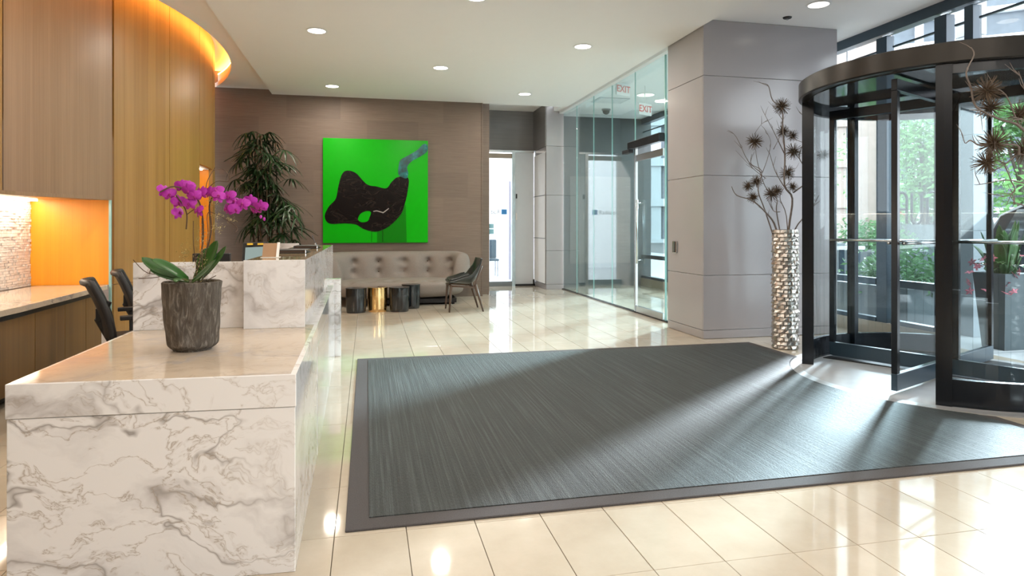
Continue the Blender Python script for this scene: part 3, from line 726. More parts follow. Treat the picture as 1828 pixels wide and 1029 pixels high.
# stems
def bez(pts, n=10):
    out = []
    P = [Vector(p) for p in pts]
    P = [P[0]] + P + [P[-1]]
    for i in range(1, len(P)-2):
        for k in range(n):
            t = k/n; out.append(.5*((2*P[i]) + (-P[i-1]+P[i+1])*t + (2*P[i-1]-5*P[i]+4*P[i+1]-P[i+2])*t*t + (-P[i-1]+3*P[i]-3*P[i+1]+P[i+2])*t**3))
    out.append(P[-2]); return out
MB().tube(bez([OP(350,500),OP(362,430,.01),OP(360,370,0),OP(345,345,-.02),OP(320,335,-.04),OP(300,345,-.06)]), .0035, 6).build('stem', M['twig'], op, smooth=True)
MB().tube(bez([OP(352,500,.01),OP(372,420,.03),OP(372,365,.02),OP(392,345,.01),OP(430,360,0),OP(470,378,-.02)]), .0035, 6).build('stem', M['twig'], op, smooth=True)
MB().tube(bez([OP(338,410,-.02),OP(339,385,-.02),OP(333,368,-.02),OP(322,350,-.03)]), .003, 6).tube(bez([OP(338,385,-.02),OP(352,375,-.02),OP(362,377,-.03)]), .002, 6).build('stem', M['twig'], op, smooth=True)
# flowers
pm = MB()
for k in range(5):
    a = radians(90+72*k); wide = 1.12 if k in (1,4) else .62; L = .030 if k in (1,4) else .027
    def fn(u, v, a=a, wide=wide, L=L):
        s_ = (2*v-1)*wide*.015*sin(pi*min(.97, .06+u*.92))**.55; r = L*u
        return (r*cos(a)-s_*sin(a), (-.003 if k in (1,4) else .003)+.010*u*u+.003*abs(2*v-1), r*sin(a)+s_*cos(a))
    pm.grid(fn, 6, 5)
pm.mi = 1; pm.sphere((0,-.006,-.004), .005, 8, 6, (1,1.6,1.2)); pm.tube([(0,-.004,-.006),(0,-.010,-.014)], [.004,.002], 6)
fm = pm.build('flower', [M['petal'], M['lip']], op, smooth=True, local=True)
FL = [(372,208),(420,245),(500,175),(555,165),(600,215),(655,265),(485,315),(465,410),(600,330),(675,395),(690,230),(760,240),(830,215),(870,260),(945,260),(910,375),(980,310),(1010,380),(1070,330),(1155,385),(1110,310),(1240,365)]
for i, (a, b) in enumerate(FL):
    p = OP(230+a/5.144, 300+b/5.144, random.uniform(-.05,.02)) - Vector((PX,PY,PZ))
    tx = random.uniform(-.5,.5); tz = random.uniform(-.7,.7) if i not in (0,7) else 1.2
    o = fm if i == 0 else inst('flower', fm.data, p, op)
    o.location = p; o.rotation_euler = (tx, random.uniform(-.3,.3), -YAW+tz); o.scale = (1.1,)*3
for (a, b) in ((478,372),(470,388),(476,392)):
    MB().sphere(OP(a,b,-.02), .006, 8, 6, (1,1,1.4)).build('bud', M['petal'], op, smooth=True)
# twigs and moss
TW = [[(345,500),(330,495),(300,490),(262,489),(246,464)],[(300,490),(280,496),(249,498)],[(270,489),(268,474)],[(370,340),(372,322),(380,300),(384,305)],[(370,340),(390,325),(410,325),(408,312),(395,302),(386,306)],
      [(414,342),(440,325),(450,322)],[(355,500),(372,430),(374,385),(386,382),(420,405),(425,416)],[(372,500),(392,492)],[(340,498),(322,488),(295,500)],[(366,390),(366,500)],[(352,395),(350,440),(353,500)]]
for t in TW:
    MB().tube(bez([OP(x, y, random.uniform(-.03,.03)) for x, y in t], 4), .0018, 5).build('twig', M['twig'], op)
mm = MB()
for (cx_, cy_, sx, sy, k) in ((362,440,10,40,170),(355,480,12,16,70),(385,360,7,10,70),(390,385,8,6,45),(413,392,5,5,30),(388,408,8,8,50),(333,455,9,18,90)):
    for _ in range(k):
        p = OP(random.gauss(cx_, sx*.6), random.gauss(cy_, sy*.6), random.uniform(-.03,.03)); d_ = Vector((random.gauss(0,1),random.gauss(0,1),random.gauss(0,1))).normalized()*.011
        q = d_.cross(Vector((.3,.5,.8))).normalized()*.0022
        mm.add([p-q, p+q, p+d_], [(0,1,2)])
mm.build('moss', M['moss'], op, kind='stuff')

# ================================================================== LOUNGE AREA
pa = thing('painting', (.165,11.93,1.93), 'large square green canvas with a black shape and teal stroke on the back wall', 'painting')
PX0, PX1, PZ0, PZ1 = -.76, 1.09, 1.01, 2.875
MB().box(PX0, PX1, 11.94, 11.99, PZ0, PZ1).build('canvas', M['pgreen'], pa, bevel=.004)
def PP(a, b): return (PX0+(a-35)/(1000-35)*(PX1-PX0), PZ1-(b-42)/(992-42)*(PZ1-PZ0))
def flat(poly, name, mat, y=11.939, th=.0012):
    m = MB(); m.prism_y([PP(*q) for q in poly], y-th, y+.0005); return m.build(name, mat, pa)
def sm(poly, n=6):
    P = [Vector((*p, 0)) for p in poly]; out = []; L = len(P)
    for i in range(L):
        p0, p1, p2, p3 = P[i-1], P[i], P[(i+1)%L], P[(i+2)%L]
        for k in range(n):
            t = k/n; q = .5*((2*p1) + (-p0+p2)*t + (2*p0-5*p1+4*p2-p3)*t*t + (-p0+3*p1-3*p2+p3)*t**3); out.append((q.x, q.y))
    return out
blk = [(250,335),(330,355),(430,455),(520,475),(610,490),(660,430),(720,385),(815,395),(808,520),(780,640),(745,730),(650,830),(560,880),(490,890),(400,865),(330,825),(230,815),(120,820),(70,800),(52,740),(90,660),(150,590),(175,470),(205,370)]
flat([(525,880),(790,640),(800,990),(525,990)], 'dark_stripe', M['pgreen2'], 11.9395)
flat(sm(blk), 'black_shape', M['pblack'], 11.9385)
flat(sm([(350,775),(375,725),(430,702),(468,712),(455,760),(435,795),(380,803)]), 'green_eye', M['pgreen'], 11.937)
flat(sm([(722,360),(725,280),(745,225),(820,180),(900,130),(950,80),(985,75),(1000,110),(985,150),(930,190),(850,235),(805,290),(815,350),(800,395),(760,390)]), 'teal_stroke', M['pteal'], 11.9372)
for d_ in ([(473,890),(476,890),(476,985),(473,985)],[(574,735),(578,735),(578,985),(574,985)]): flat(d_, 'paint_drip', M['pblack'], 11.9375)
flat([(490,700),(520,694),(580,710),(632,672),(634,680),(582,720),(518,702),(492,708)], 'grey_line', M['pgrey'], 11.937)

# sofa
so_ = thing('sofa', (.52,11.4,0), 'wide rounded taupe sofa with deep button tufts under the green painting', 'sofa')
SXC, SYC = .52, 11.12
def spath(u):
    t = pi*u; ct, st = cos(t), sin(t)
    return Vector((SXC + 1.08*math.copysign(abs(ct)**.55, ct), SYC + .62*abs(st)**.55, 0))
tufts = []
def back_fn(u, v):
    uu = .02+.96*u; p = spath(uu); q = spath(min(1,uu+.004)) - spath(max(0,uu-.004)); q.normalize(); nrm = Vector((q.y, -q.x, 0))
    cin = Vector((SXC, SYC-.2, 0)) - p; cin.z = 0
    if nrm.dot(cin) < 0: nrm = -nrm          # inward
    e = abs(2*u-1); top = .86 - .06*max(0,(e-.55)/.45)**2 - .30*max(0,(e-.86)/.14)**1.6
    endf = sqrt(max(.02, 1-max(0,(e-.90)/.10)**2))
    a = 2*pi*v; ca, sa = cos(a), sin(a); zb = .16
    zc = (top+zb)/2; hz = (top-zb)/2*(.55+.45*endf); th = .17*endf
    off = th*math.copysign(abs(ca)**.8, ca); z = zc + hz*math.copysign(abs(sa)**.85, sa)
    lean = (z-.4)*-.22
    dsp = 0
    if ca > 0 and tufts:
        bp = p + nrm*(off + lean) + Vector((0,0,z))
        for tp in tufts:
            r2 = (bp-tp).length_squared; dsp += .075*math.exp(-r2/(2*.034**2)) + .055*math.exp(-r2/(2*.10**2))
    return p + nrm*(off + lean - dsp) + Vector((0,0,z))
samples = [(i/300, j/80) for i in range(301) for j in range(-20, 21)]
spts = [back_fn(u, v) for u, v in samples]
for X in (-.62,-.2,.2,.65,1.06,1.40):
    for Z in (.70,.49):
        tufts.append(min(spts, key=lambda q: (q.x-X)**2+(q.z-Z)**2 + (0 if q.y > SYC+.1 else .5)))
def eqx(u):   # even spacing along the wrapped back
    return u
m = MB(); m.grid(back_fn, 220, 60, cv=True)
n0 = 57*0
m.build('backrest', M['sofa'], so_, smooth=True)
for tp in tufts: MB().sphere(tuple(tp + Vector((0, .125, -.005))), .014, 10, 6, (1,.6,1)).build('button', M['walnut'], so_, smooth=True)
sb = [(-.75,.55),(-.35,.42),(.1,.45),(.5,.40),(.9,.45),(-.95,.3)]
seatb = [(-.80,-.25),(-.47,-.25),(-.15,-.25),(.18,-.25),(.52,-.25),(.85,-.22)]
def seat_fn(u, v):
    a = 2*pi*u; b = -pi/2 + pi*v
    ca, sa = cos(a), sin(a); rx, ry = 1.10, .46
    k = abs(cos(b))**.45; x = rx*math.copysign(abs(ca)**.6, ca)*k; y = ry*math.copysign(abs(sa)**.75, sa)*k
    z = .27 + .155*math.copysign(abs(sin(b))**.6, sin(b))
    if z > .30:
        for bx, by in seatb:
            r2 = (x-bx)**2 + (y-by)**2; z -= .06*math.exp(-r2/(2*.04**2)) + .03*math.exp(-r2/(2*.11**2))
    return (SXC+x, SYC+.02+y-.0, z)
m = MB(); m.grid(seat_fn, 120, 40, cu=True); m.build('seat', M['sofa'], so_, smooth=True)
m = MB().box(SXC-.85, SXC+.95, 10.85, 11.55, .03, .10)
for x in (-.8, 0, .9): 
    for y in (10.9, 11.5): m.box(SXC+x-.02, SXC+x+.02, y-.02, y+.02, 0, .04)
m.build('base', M['black'], so_)

# coffee tables (stump shaped)
def stump(x, y, r, h, mat, lab, ph, gold=False):
    t = thing('side_table', (x,y,0), lab, 'table', 'stump shaped coffee tables')
    def rr(a, z): return r*(1 + .03*cos(3*a+ph) + .025*cos(5*a+ph*2))*(.93+.07*min(1, z/h*1.6) + (.0 if z > .02 else -.03))
    m = MB(); m.grid(lambda u, v: (x+rr(2*pi*u, h*v)*cos(2*pi*u), y+rr(2*pi*u, h*v)*sin(2*pi*u), h*v), 48, 14, cu=True)
    m.add([(x+rr(2*pi*i/48,0)*cos(2*pi*i/48), y+rr(2*pi*i/48,0)*sin(2*pi*i/48), 0) for i in range(48)], [tuple(range(48))])
    m.build('body', mat, t, auto=50)
    MB().prism([(x+(rr(2*pi*i/48,h)+.004)*cos(2*pi*i/48), y+(rr(2*pi*i/48,h)+.004)*sin(2*pi*i/48)) for i in range(48)], h, h+.012).build('top', mat, t, auto=50, bevel=.003)
stump(-.165, 10.13, .152, .36, M['glossblack'], 'left glossy black stump table beside the gold one', 0.4)
stump(.16, 10.2, .148, .36, M['gold'], 'polished gold stump table between the black ones', 1.4)
stump(.49, 10.13, .155, .36, M['glossblack'], 'right glossy black stump table, nearest to the camera', 2.6)
stump(.69, 10.48, .145, .37, M['glossblack'], 'glossy black stump table behind the others near the sofa', 4.0)

# lounge chair
lc = thing('lounge_chair', (1.5,10.05,0), 'dark leather lounge chair with wooden legs at right end of the sofa', 'chair')
def shell(u, v):     # u: from front of seat to top of back; v: across
    w = .28*(1-.12*u); s_ = 2*v-1
    if u < .5: t = u/.5; x = 1.20 + .40*t; z = .455 - .035*t
    else: t = (u-.5)/.5; x = 1.60 + .13*t + .03*sin(pi*t); z = .42 + .41*t
    k = abs(s_)**3
    x2 = x - k*.07*max(0, 1-abs(u-.62)*2.2); z2 = z + k*.13*max(0, 1-abs(u-.46)*2.4)
    return (x2, 10.05+s_*w, z2)
def sm_shell(u, v):
    a = [shell(min(1,max(0,u+d)), v) for d in (-.08,-.04,0,.04,.08)]; return tuple(sum(q[i] for q in a)/5 for i in range(3))
MB().grid(sm_shell, 30, 16).build('shell', M['leather'], lc, smooth=True, solid=.03)
MB().grid(lambda u, v: (lambda p: (p[0]-.0, 10.05+(p[1]-10.05)*.86, p[2]+.028))(sm_shell(.04+u*.42, v)), 12, 10).build('cushion', M['leather'], lc, smooth=True, solid=.03)
fr = MB(); 
for s in (-1, 1): fr.tube([(1.22,10.05+s*.24,.40),(1.6,10.05+s*.22,.37),(1.73,10.05+s*.20,.70)], [.014,.018,.012], 8)
fr.tube([(1.25,9.81,.40),(1.25,10.29,.40)], .014, 8).tube([(1.6,9.83,.37),(1.6,10.27,.37)], .014, 8).build('frame', M['walnut'], lc, smooth=True)
for (x, xb, s) in ((1.25,1.22,-1),(1.25,1.22,1),(1.62,1.74,-1),(1.62,1.74,1)):
    MB().tube([(x,10.05+s*.23,.41),(xb,10.05+s*.25,.0)], [.024,.013], 8).build('leg', M['walnut'], lc, smooth=True)

# palm
pb = thing('potted_palm', (-1.62,11.35,0), 'tall leafy lady palm against the dark wall beside the painting', 'plant')
MB().lathe([(.20,0),(.27,.02),(.31,.5),(.29,.5),(.27,.44)], (-1.62,11.35,0), 32).build('planter', M['stone'], pb, auto=30)
fronds = []
for vi in range(4):
    m = MB(); rnd = random.Random(vi); nl = 7 + vi % 3
    for k in range(nl):
        a = radians(-95 + 190*k/(nl-1) + rnd.uniform(-6,6)); L = .36*(1-.25*abs(k/(nl-1)-.5)*2)*rnd.uniform(.85,1.1)
        def fn(u, v, a=a, L=L):
            w = .017*(sin(pi*min(1,.15+u*.8)))**.7*(1 if u < .95 else .6); s_ = 2*v-1
            r = L*u; dz = -.20*u*u*L/.32 ; 
            return (r*cos(a)-s_*w*sin(a), r*sin(a)+s_*w*cos(a), dz+abs(s_)*.005)
        m.grid(fn, 7, 2)
    me = m.build('frond', M['leaf'], None, smooth=True, local=True); fronds.append(me.data); bpy.data.objects.remove(me)
canes = []
rnd = random.Random(3)
for k in range(11):
    a = rnd.uniform(0, 2*pi); r0 = rnd.uniform(.03,.20); top = rnd.choice([1.5,1.9,2.2,2.5,2.7,2.8]); lean = rnd.uniform(.02,.38)
    b = Vector((-1.62+r0*cos(a), 11.35+r0*.8*sin(a), .44)); e = Vector((-1.62+(r0+lean)*cos(a), 11.3+(r0+lean)*.5*sin(a)-.05, top))
    pts = [b.lerp(e, t) + Vector((.02*sin(5*t+k), 0, 0)) for t in [i/6 for i in range(7)]]
    MB().tube(pts, .014, 7).build('cane', M['cane'], pb, smooth=True); canes.append(pts)
cnt = 0
for pts in canes:
    nf = 8
    for j in range(nf):
        t = 1 - .5*(j/nf)*(1 if rnd.random() < .8 else 1.5); i = t*6; q = pts[int(min(5,i))].lerp(pts[int(min(5,i))+1], i-int(min(5,i)))
        az = rnd.uniform(0, 2*pi); el = rnd.uniform(-.1,.8); pl = rnd.uniform(.10,.30)
        dirv = Vector((cos(az)*cos(el), sin(az)*cos(el)*.7, sin(el)))
        tip = q + dirv*pl
        if tip.y > 11.5: tip.y = 11.5
        if tip.x < -2.15: tip.x = -2.15
        MB().tube([q, q.lerp(tip,.5)+Vector((0,0,.03)), tip], .004, 4).build('leaf_stalk', M['leaf'], pb)
        X = dirv.copy(); X.z = rnd.uniform(-.55,.25); X.normalize(); Z = Vector((rnd.uniform(-.3,.3),rnd.uniform(-.3,.3),1)); Y_ = Z.cross(X).normalized(); Z = X.cross(Y_)
        sc_ = rnd.uniform(.75,1.15)
        M4 = Matrix.Translation(tip - Vector(pb.location)) @ Matrix((X*sc_, Y_*sc_, Z*sc_)).transposed().to_4x4()
        inst('frond', fronds[cnt%4], None, pb, mat4=M4); cnt += 1

# ================================================================== VASES WITH BRANCHES
spk = []
for vi in range(3):
    m = MB(); rnd = random.Random(20+vi)
    for k in range(105):
        z = 1-2*(k+.5)/105; a = k*2.39996; r = sqrt(1-z*z); d_ = Vector((r*cos(a), r*sin(a), z))+Vector((rnd.gauss(0,.07),rnd.gauss(0,.07),rnd.gauss(0,.07))); d_.normalize()
        t1 = d_.orthogonal().normalized()*.0042; t2 = d_.cross(t1); L = rnd.uniform(.85,1.06)*.118
        b = d_*.01
        m.add([b+t1, b-t1*.5+t2*.87, b-t1*.5-t2*.87, d_*L+t1*.5, d_*L-t1*.25+t2*.4, d_*L-t1*.25-t2*.4], [(0,1,4,3),(1,2,5,4),(2,0,3,5),(3,4,5)])
    m.sphere((0,0,0), .025, 8, 6)
    o = m.build('spiky_ball', M['spike'], None, local=True); spk.append(o.data); bpy.data.objects.remove(o)
def vase(x, y, lab, lab2, branches, balls, s, px0, py0, rdir, fdir, ballscale):
    v = thing('vase', (x,y,0), lab, 'vase', 'tall hammered silver vases')
    m = MB(); H = 1.27; R0 = .128; rows = 30; colsn = 11; rnd = random.Random(int(x*100+y))
    hh = H/rows
    MB().lathe([(R0-.006,0.003),(R0-.006,H-.002),(R0-.016,H-.002),(R0-.016,H-.25)], (x,y,0), 44).build('body', M['silver'], v, auto=30)
    for r_ in range(rows):
        for c_ in range(colsn):
            a0 = 2*pi*(c_ + .5*(r_%2) + rnd.uniform(-.12,.12))/colsn; a1 = a0 + 2*pi/colsn*rnd.uniform(.95,1.1)
            z0 = r_*hh + rnd.uniform(-.004,.004); z1 = z0 + hh*rnd.uniform(.98,1.1); z0 = max(.001,z0); z1 = min(H,z1)
            dp_ = rnd.uniform(.004,.014); tl = rnd.uniform(-.006,.006)
            def P(a, z, rr): return (x+rr*cos(a), y+rr*sin(a), z)
            am = (a0+a1)/2; e = (a1-a0)*.10; ez = hh*.16
            m.add([P(a0,z0,R0-.004),P(am,z0,R0-.004),P(a1,z0,R0-.004),P(a1,z1,R0-.004),P(am,z1,R0-.004),P(a0,z1,R0-.004),
                   P(a0+e,z0+ez,R0+dp_+tl),P(am,z0+ez*1.6,R0+dp_*1.3+.002),P(a1-e,z0+ez,R0+dp_-tl),P(a1-e,z1-ez,R0+dp_*.3),P(am,z1-ez,R0+dp_*.2),P(a0+e,z1-ez,R0+dp_*.4)],
                  [(0,1,7,6),(1,2,8,7),(2,3,9,8),(3,4,10,9),(4,5,11,10),(5,0,6,11),(6,7,10,11),(7,8,9,10)])
    m.build('hammered_facets', M['silver'], v, kind='stuff')
    b = thing('branch_arrangement', (x,y,1.0), lab2, 'branches', 'bare branch arrangements in the silver vases')
    rnd = random.Random(5)
    def Q(px, py, dep): return Vector((x,y,0)) + rdir*((px-px0)*s) + fdir*dep + Vector((0,0,(py0-py)*s))
    for pts, r0, d0, d1 in branches:
        P3 = [Q(px, py, d0+(d1-d0)*i/max(1,len(pts)-1)+rnd.uniform(-.012,.012)) for i, (px, py) in enumerate(pts)]
        C = bez(P3, 4); k = len(C); MB().tube(C, [r0*(1-.75*i/k) for i in range(k)], 7).build('branch', M['branch'], b, smooth=True)
        for q_ in range(3):
            i0 = rnd.randint(k//3, k-2); t0 = C[i0]; dd = (C[min(k-1,i0+3)]-t0); dd = dd.normalized() if dd.length > 1e-6 else Vector((0,0,1))
            sd = (dd + rdir*rnd.uniform(-1,1) + Vector((0,0,rnd.uniform(-.2,.8)))).normalized()
            L_ = rnd.uniform(.05,.14); mid_ = t0+sd*L_*.5+rdir*rnd.uniform(-.012,.012)
            MB().tube([t0, mid_, t0+sd*L_], [.003,.0022,.001], 5).build('twig', M['branch'], b)
    for i, (px, py, r, dep) in enumerate(balls):
        q = Q(px, py, dep) - Vector(b.location); sc = r*s/.118
        inst('spiky_ball', spk[i%3], q, b, rot=(rnd.uniform(0,6),rnd.uniform(0,6),rnd.uniform(0,6)), scale=(sc,)*3)
def I(zx, zy): return (1290+zx/3.81, 150+zy/3.81)
B1 = [([(1394,640-180+20),I(350,985),I(280,880),I(180,795),I(70,760),I(30,700)],.012,0,-.1),
      ([(1394,470),I(285,870),I(240,720),I(265,590),I(200,540),I(205,470)],.008,0,.08),
      ([I(270,600),I(180,520),I(100,350),I(50,300)],.005,.05,.12), ([I(270,600),I(320,480),I(340,380),I(300,300)],.004,.05,.1),
      ([(1400,470),I(385,985),I(370,850),I(380,780),I(300,690),I(255,500),I(245,340)],.008,0,.15),
      ([(1402,470),I(440,985),I(465,780),I(405,690),I(410,480),I(390,300),I(385,180),I(320,110),I(290,20),I(265,0)],.013,0,-.05),
      ([I(408,470),I(340,350),I(240,190)],.006,0,-.1), ([I(390,250),I(320,160)],.004,-.03,-.06), ([I(340,440),I(400,340),I(415,240)],.004,.02,.1),
      ([(1404,470),I(470,990),I(560,870),I(610,760)],.010,0,-.12), ([I(465,740),I(560,660),I(545,580),I(495,500),I(520,400),I(530,260),I(480,200)],.008,-.02,-.1),
      ([I(410,700),I(360,590),I(330,440)],.006,0,.1), ([I(300,640),I(220,570),I(110,440)],.004,.05,.15), ([I(380,870),I(340,860),I(300,760)],.005,0,.05),
      ([I(520,400),I(460,370),I(440,330)],.004,-.05,-.02), ([(1404,465),I(430,900),I(390,760),I(480,640),I(490,560)],.006,0,.1), ([I(230,330),I(280,260),I(320,240)],.003,.1,.1)]
A1 = [(1391,190,17,-.03),(1342,253,16,-.03),(1410,271,16,-.05),(1402,232,13,.1),(1418,240,12,.08),(1404,308,15,.02),(1333,332,12,0),(1354,322,13,.1),(1343,352,12,.03),(1369,347,15,-.08),(1387,340,12,.04),(1409,334,11,-.04),(1459,278,12,-.1)]
vase(4.38, 6.16, 'tall hammered silver cylinder vase on the floor beside the grey column', 'bare silvery branches with many spiky balls in the vase by the grey column', B1, A1, .00599, 1399, 622, RV, FV, 1)
px2, py2, s2 = 1956, 785, .00343
def J(zx, zy): return (1700+zx/3.43, 80+zy/3.43)
B2 = [([(1950,420),(1900,330),J(440,520),J(300,455),J(150,380),J(120,260),J(75,170),J(130,60),J(120,10)],.010,0,.0),
      ([J(230,440),J(170,400),J(140,430)],.005,0,0), ([(1940,400),(1880,320),J(440,690),J(380,680),J(290,735),J(190,790)],.008,0,-.05),
      ([J(380,680),J(370,620),J(230,620),J(140,620),J(85,590),J(60,605),J(35,545)],.007,-.03,-.03), ([J(290,735),J(220,700),J(200,670)],.004,-.05,-.05),
      ([(1945,410),(1870,340),J(440,845),J(340,830),J(200,855),J(165,855)],.006,0,.05), ([J(380,830),J(350,765)],.004,.03,.03), ([J(380,830),J(400,900),J(325,935)],.004,.03,.03),
      ([(1940,405),J(430,975),J(415,975),J(390,900)],.005,.02,.04), ([(1945,400),(1850,250),J(420,480),J(340,300),J(240,240)],.008,0,.02), ([J(420,480),J(430,450),J(260,450)],.004,0,0), ([(1900,330),(1850,180),(1840,120)],.006,0,.1)]
A2 = [(1756,163,29,-.02),(1780,190,24,.06),(1767,258,29,-.03),(1747,293,25,-.06),(1828,268,26,.0),(1832,200,24,.05),(1880,240,27,.1),(1870,150,27,.0),(1920,200,27,-.1)]
vase(4.38, 3.12, 'tall hammered silver vase near the right rug corner, outside the right edge', 'spiky ball branches reaching in from the right in front of the revolving door', B2, A2, s2, px2, py2, RV, FV, 1)

# ================================================================== CEILING FIXTURES
def downlight(x, y, z, lab, power, r=.105, big=False, lens='lamp'):
    t = thing('downlight', (x,y,z), lab, 'ceiling light', 'round ceiling downlights')
    MB().lathe([(r,0.002),(r+.02,-.004),(r+.02,-.006),(r-.002,-.006),(r-.006,0.0)], (x,y,z), 40, cap=False).build('trim_ring', M['white'], t, auto=40)
    MB().lathe([(r-.004,-.003),(r-.004,.001)], (x,y,z), 32).build('lens', M[lens], t)
    if power:
        l = bpy.data.lights.new('downlight_lamp', 'AREA'); l.shape = 'DISK'; l.size = .21; l.energy = power; l.color = DOWN_COL
        o = bpy.data.objects.new('downlight_lamp', l); COL.objects.link(o); o.location = (x, y, z-.02)
labs = {(-.58,8.0):'bright downlight in the dropped ceiling, leftmost of the row above the desk end',(2.71,7.95):'bright downlight in the dropped ceiling nearest the grey column',(1.05,9.47):'bright downlight at the middle of the dropped ceiling',
        (-.56,11.1):'bright downlight above the palm side of the grasscloth wall',(2.69,11.02):'bright downlight near the far right corner of the dropped ceiling',(1.08,6.48):'downlight cut by the top edge of the picture'}
for (x, y), lb in labs.items(): downlight(x, y, HD, lb, DOWN_W)
for x in (-.6, 1.07, 2.72):  # unseen downlight grid added to fill the room with light
    for y in (4.9, 3.3, 1.7, -.2, -2.2):
        if (x, y) == (1.07, 4.9): y = 4.6
        side = {-.6:'left', 1.07:'middle', 2.72:'right'}[x]; row = {4.9:'just above the top edge', 4.6:'just above the top edge', 3.3:'over the near end of the rug', 1.7:'above the viewer', -.2:'just behind the viewer', -2.2:'farthest behind the viewer'}[y]
        downlight(x, y, HD, side + ' column unseen downlight added as fill in the dropped ceiling, ' + row, DOWN_W*(.35 if y > 1 else .8))
downlight(4.76, 6.12, HC, 'dimmer downlight in the right ceiling in front of the grey column', 0, lens='lamp_dim', r=.11)
downlight(4.95, 11.0, HC, 'downlight seen through the glass wall, over the vestibule', 25, lens='lamp_dim', r=.16)
downlight(4.9, 9.0, HC, 'vestibule downlight hidden behind the grey column', 20, lens='lamp_dim', r=.11)
downlight(-2.2, 5.2, HC, 'downlight over the back counter, outside the top edge', 25)
sp = thing('sprinkler', (4.70,6.57,HC), 'small dark sprinkler disc on the right ceiling above the column', 'sprinkler')
MB().lathe([(.05,-.0),(.045,-.012)], (4.70,6.57,HC), 24).build('plate', M['black'], sp)
MB().lathe([(.012,-.012),(.012,-.03)], (4.70,6.57,HC), 12).build('nozzle', M['steel'], sp)
cmr = thing('security_camera', (4.76,12.5,HC), 'dark dome camera on the vestibule ceiling behind the glass wall', 'camera')
MB().lathe([(.09,-.0),(.09,-.03)], (4.76,12.5,HC), 24).build('mount', M['stone'], cmr)
MB().sphere((4.76,12.5,HC-.04), .075, 16, 10).build('dome', M['glossblack'], cmr, smooth=True)
vt = thing('ceiling_vent', (4.5,11.6,HC), 'square ceiling vent over the vestibule behind the glass', 'vent')
MB().box(4.2,4.8,11.35,11.85,HC-.012,HC).build('plate', M['bgrey'], vt)
for k in range(5): MB().box(4.24,4.76,11.40+k*.09,11.44+k*.09,HC-.018,HC-.012).build('slat', M['white'], vt)
def exit_sign(x, y, z, lab, rz):
    e = thing('exit_sign', (x,y,z), lab, 'sign', 'red exit signs')
    Rz = Matrix.Rotation(rz, 3, 'Z')
    MB().obox((x,y,z), (.32,.03,.2), Rz).build('housing', M['white'], e, bevel=.004)
    Mx = Matrix.Translation(Vector((x,y,z)) + Rz @ Vector((0,-.018,0))) @ Matrix.Rotation(rz, 4, 'Z') @ Rx
    text_mesh('exit_lettering', 'EXIT', .16, M['red'], e, Mx, .002)
    MB().tube([(x,y,z+.1),(x,y,HC)], .01, 6).build('hanger', M['white'], e)
exit_sign(4.62, 10.3, 3.30, 'red EXIT sign hanging over the vestibule door behind the glass', radians(25))
exit_sign(4.15, 10.13, 3.58, 'solid red EXIT sign standing in for a reflection close under the dropped ceiling edge', radians(25))  # solid second sign stands in for a reflection in the glass

# ================================================================== OUTSIDE
gr = thing('sidewalk', (10,5,-.02), kind='structure')
MB().box(6.25, 14.0, -10, 40, -.25, -.02).build('pavement', M['concrete'], gr)
for k in range(14):
    MB().box(6.3, 13.9, -2+k*1.5, -1.99+k*1.5, -.0205, -.0185).build('pavement_joint', M['stone'], gr)
MB().box(13.8, 14.0, -10, 40, -.2, .0).build('curb', M['concrete'], gr)
MB().box(14.0, 80, -40, 160, -.4, -.2).build('street', M['asphalt'], gr)
MB().box(-12, 14.0, 14.6, 60, -.3, -.03).build('rear_pavement', M['concrete'], gr)
# clad pillar outside
pc = thing('clad_pillar', (7.15,6.5,0), 'pale grey clad pillar outside just beyond the revolving door', 'pillar')
for z0, z1 in ((-.02,1.25),(1.255,2.4),(2.405,3.6),(3.605,5.5)): MB().box(7.05, 7.25, 6.35, 6.60, z0, z1).build('panel', M['cladding'], pc, bevel=.004, seg=1)
# planter with flowers
pt = thing('flower_planter', (6.74,5.72,0), 'tall tapered grey planter with leaves and pink flowers outside the door', 'planter')
PX3, PY3 = 6.62, 5.60
px_, py_ = 6.74, 5.72
MB().add([(px_-.13,py_-.13,-.02),(px_+.13,py_-.13,-.02),(px_+.13,py_+.13,-.02),(px_-.13,py_+.13,-.02),(px_-.19,py_-.19,.80),(px_+.19,py_-.19,.80),(px_+.19,py_+.19,.80),(px_-.19,py_+.19,.80),
          (px_-.16,py_-.16,.80),(px_+.16,py_-.16,.80),(px_+.16,py_+.16,.80),(px_-.16,py_+.16,.80),(px_-.16,py_-.16,.72),(px_+.16,py_-.16,.72),(px_+.16,py_+.16,.72),(px_-.16,py_+.16,.72)],
         [(3,2,1,0),(0,1,5,4),(1,2,6,5),(2,3,7,6),(3,0,4,7),(4,5,9,8),(5,6,10,9),(6,7,11,10),(7,4,8,11),(8,9,13,12),(9,10,14,13),(10,11,15,14),(11,8,12,15),(12,13,14,15)]).build('pot', plain('dark_slate', (.07,.09,.10), .4), pt)
rnd = random.Random(9)
for k in range(34):
    a = rnd.uniform(0,2*pi); r = rnd.uniform(.12,.34); h = rnd.uniform(.15,.62) if r < .25 else rnd.uniform(0,.3)
    b = Vector((px_+.08*cos(a), py_+.08*sin(a), .74)); e = Vector((px_+r*cos(a), py_+r*sin(a), .80+h)); c = (b+e)/2+Vector((0,0,.15))
    leafmesh(b, c, e, rnd.uniform(.03,.06), 'leaf', M['oleaf'], pt, up=Vector((cos(a),sin(a),.6)), n=6)
mfl = MB()
for k in range(5):
    a = 2*pi*k/5; mfl.add([(0,0,0),(.025*cos(a-.5),.025*sin(a-.5),.012),(.045*cos(a),.045*sin(a),.01),(.025*cos(a+.5),.025*sin(a+.5),.012)], [(0,1,2,3)])
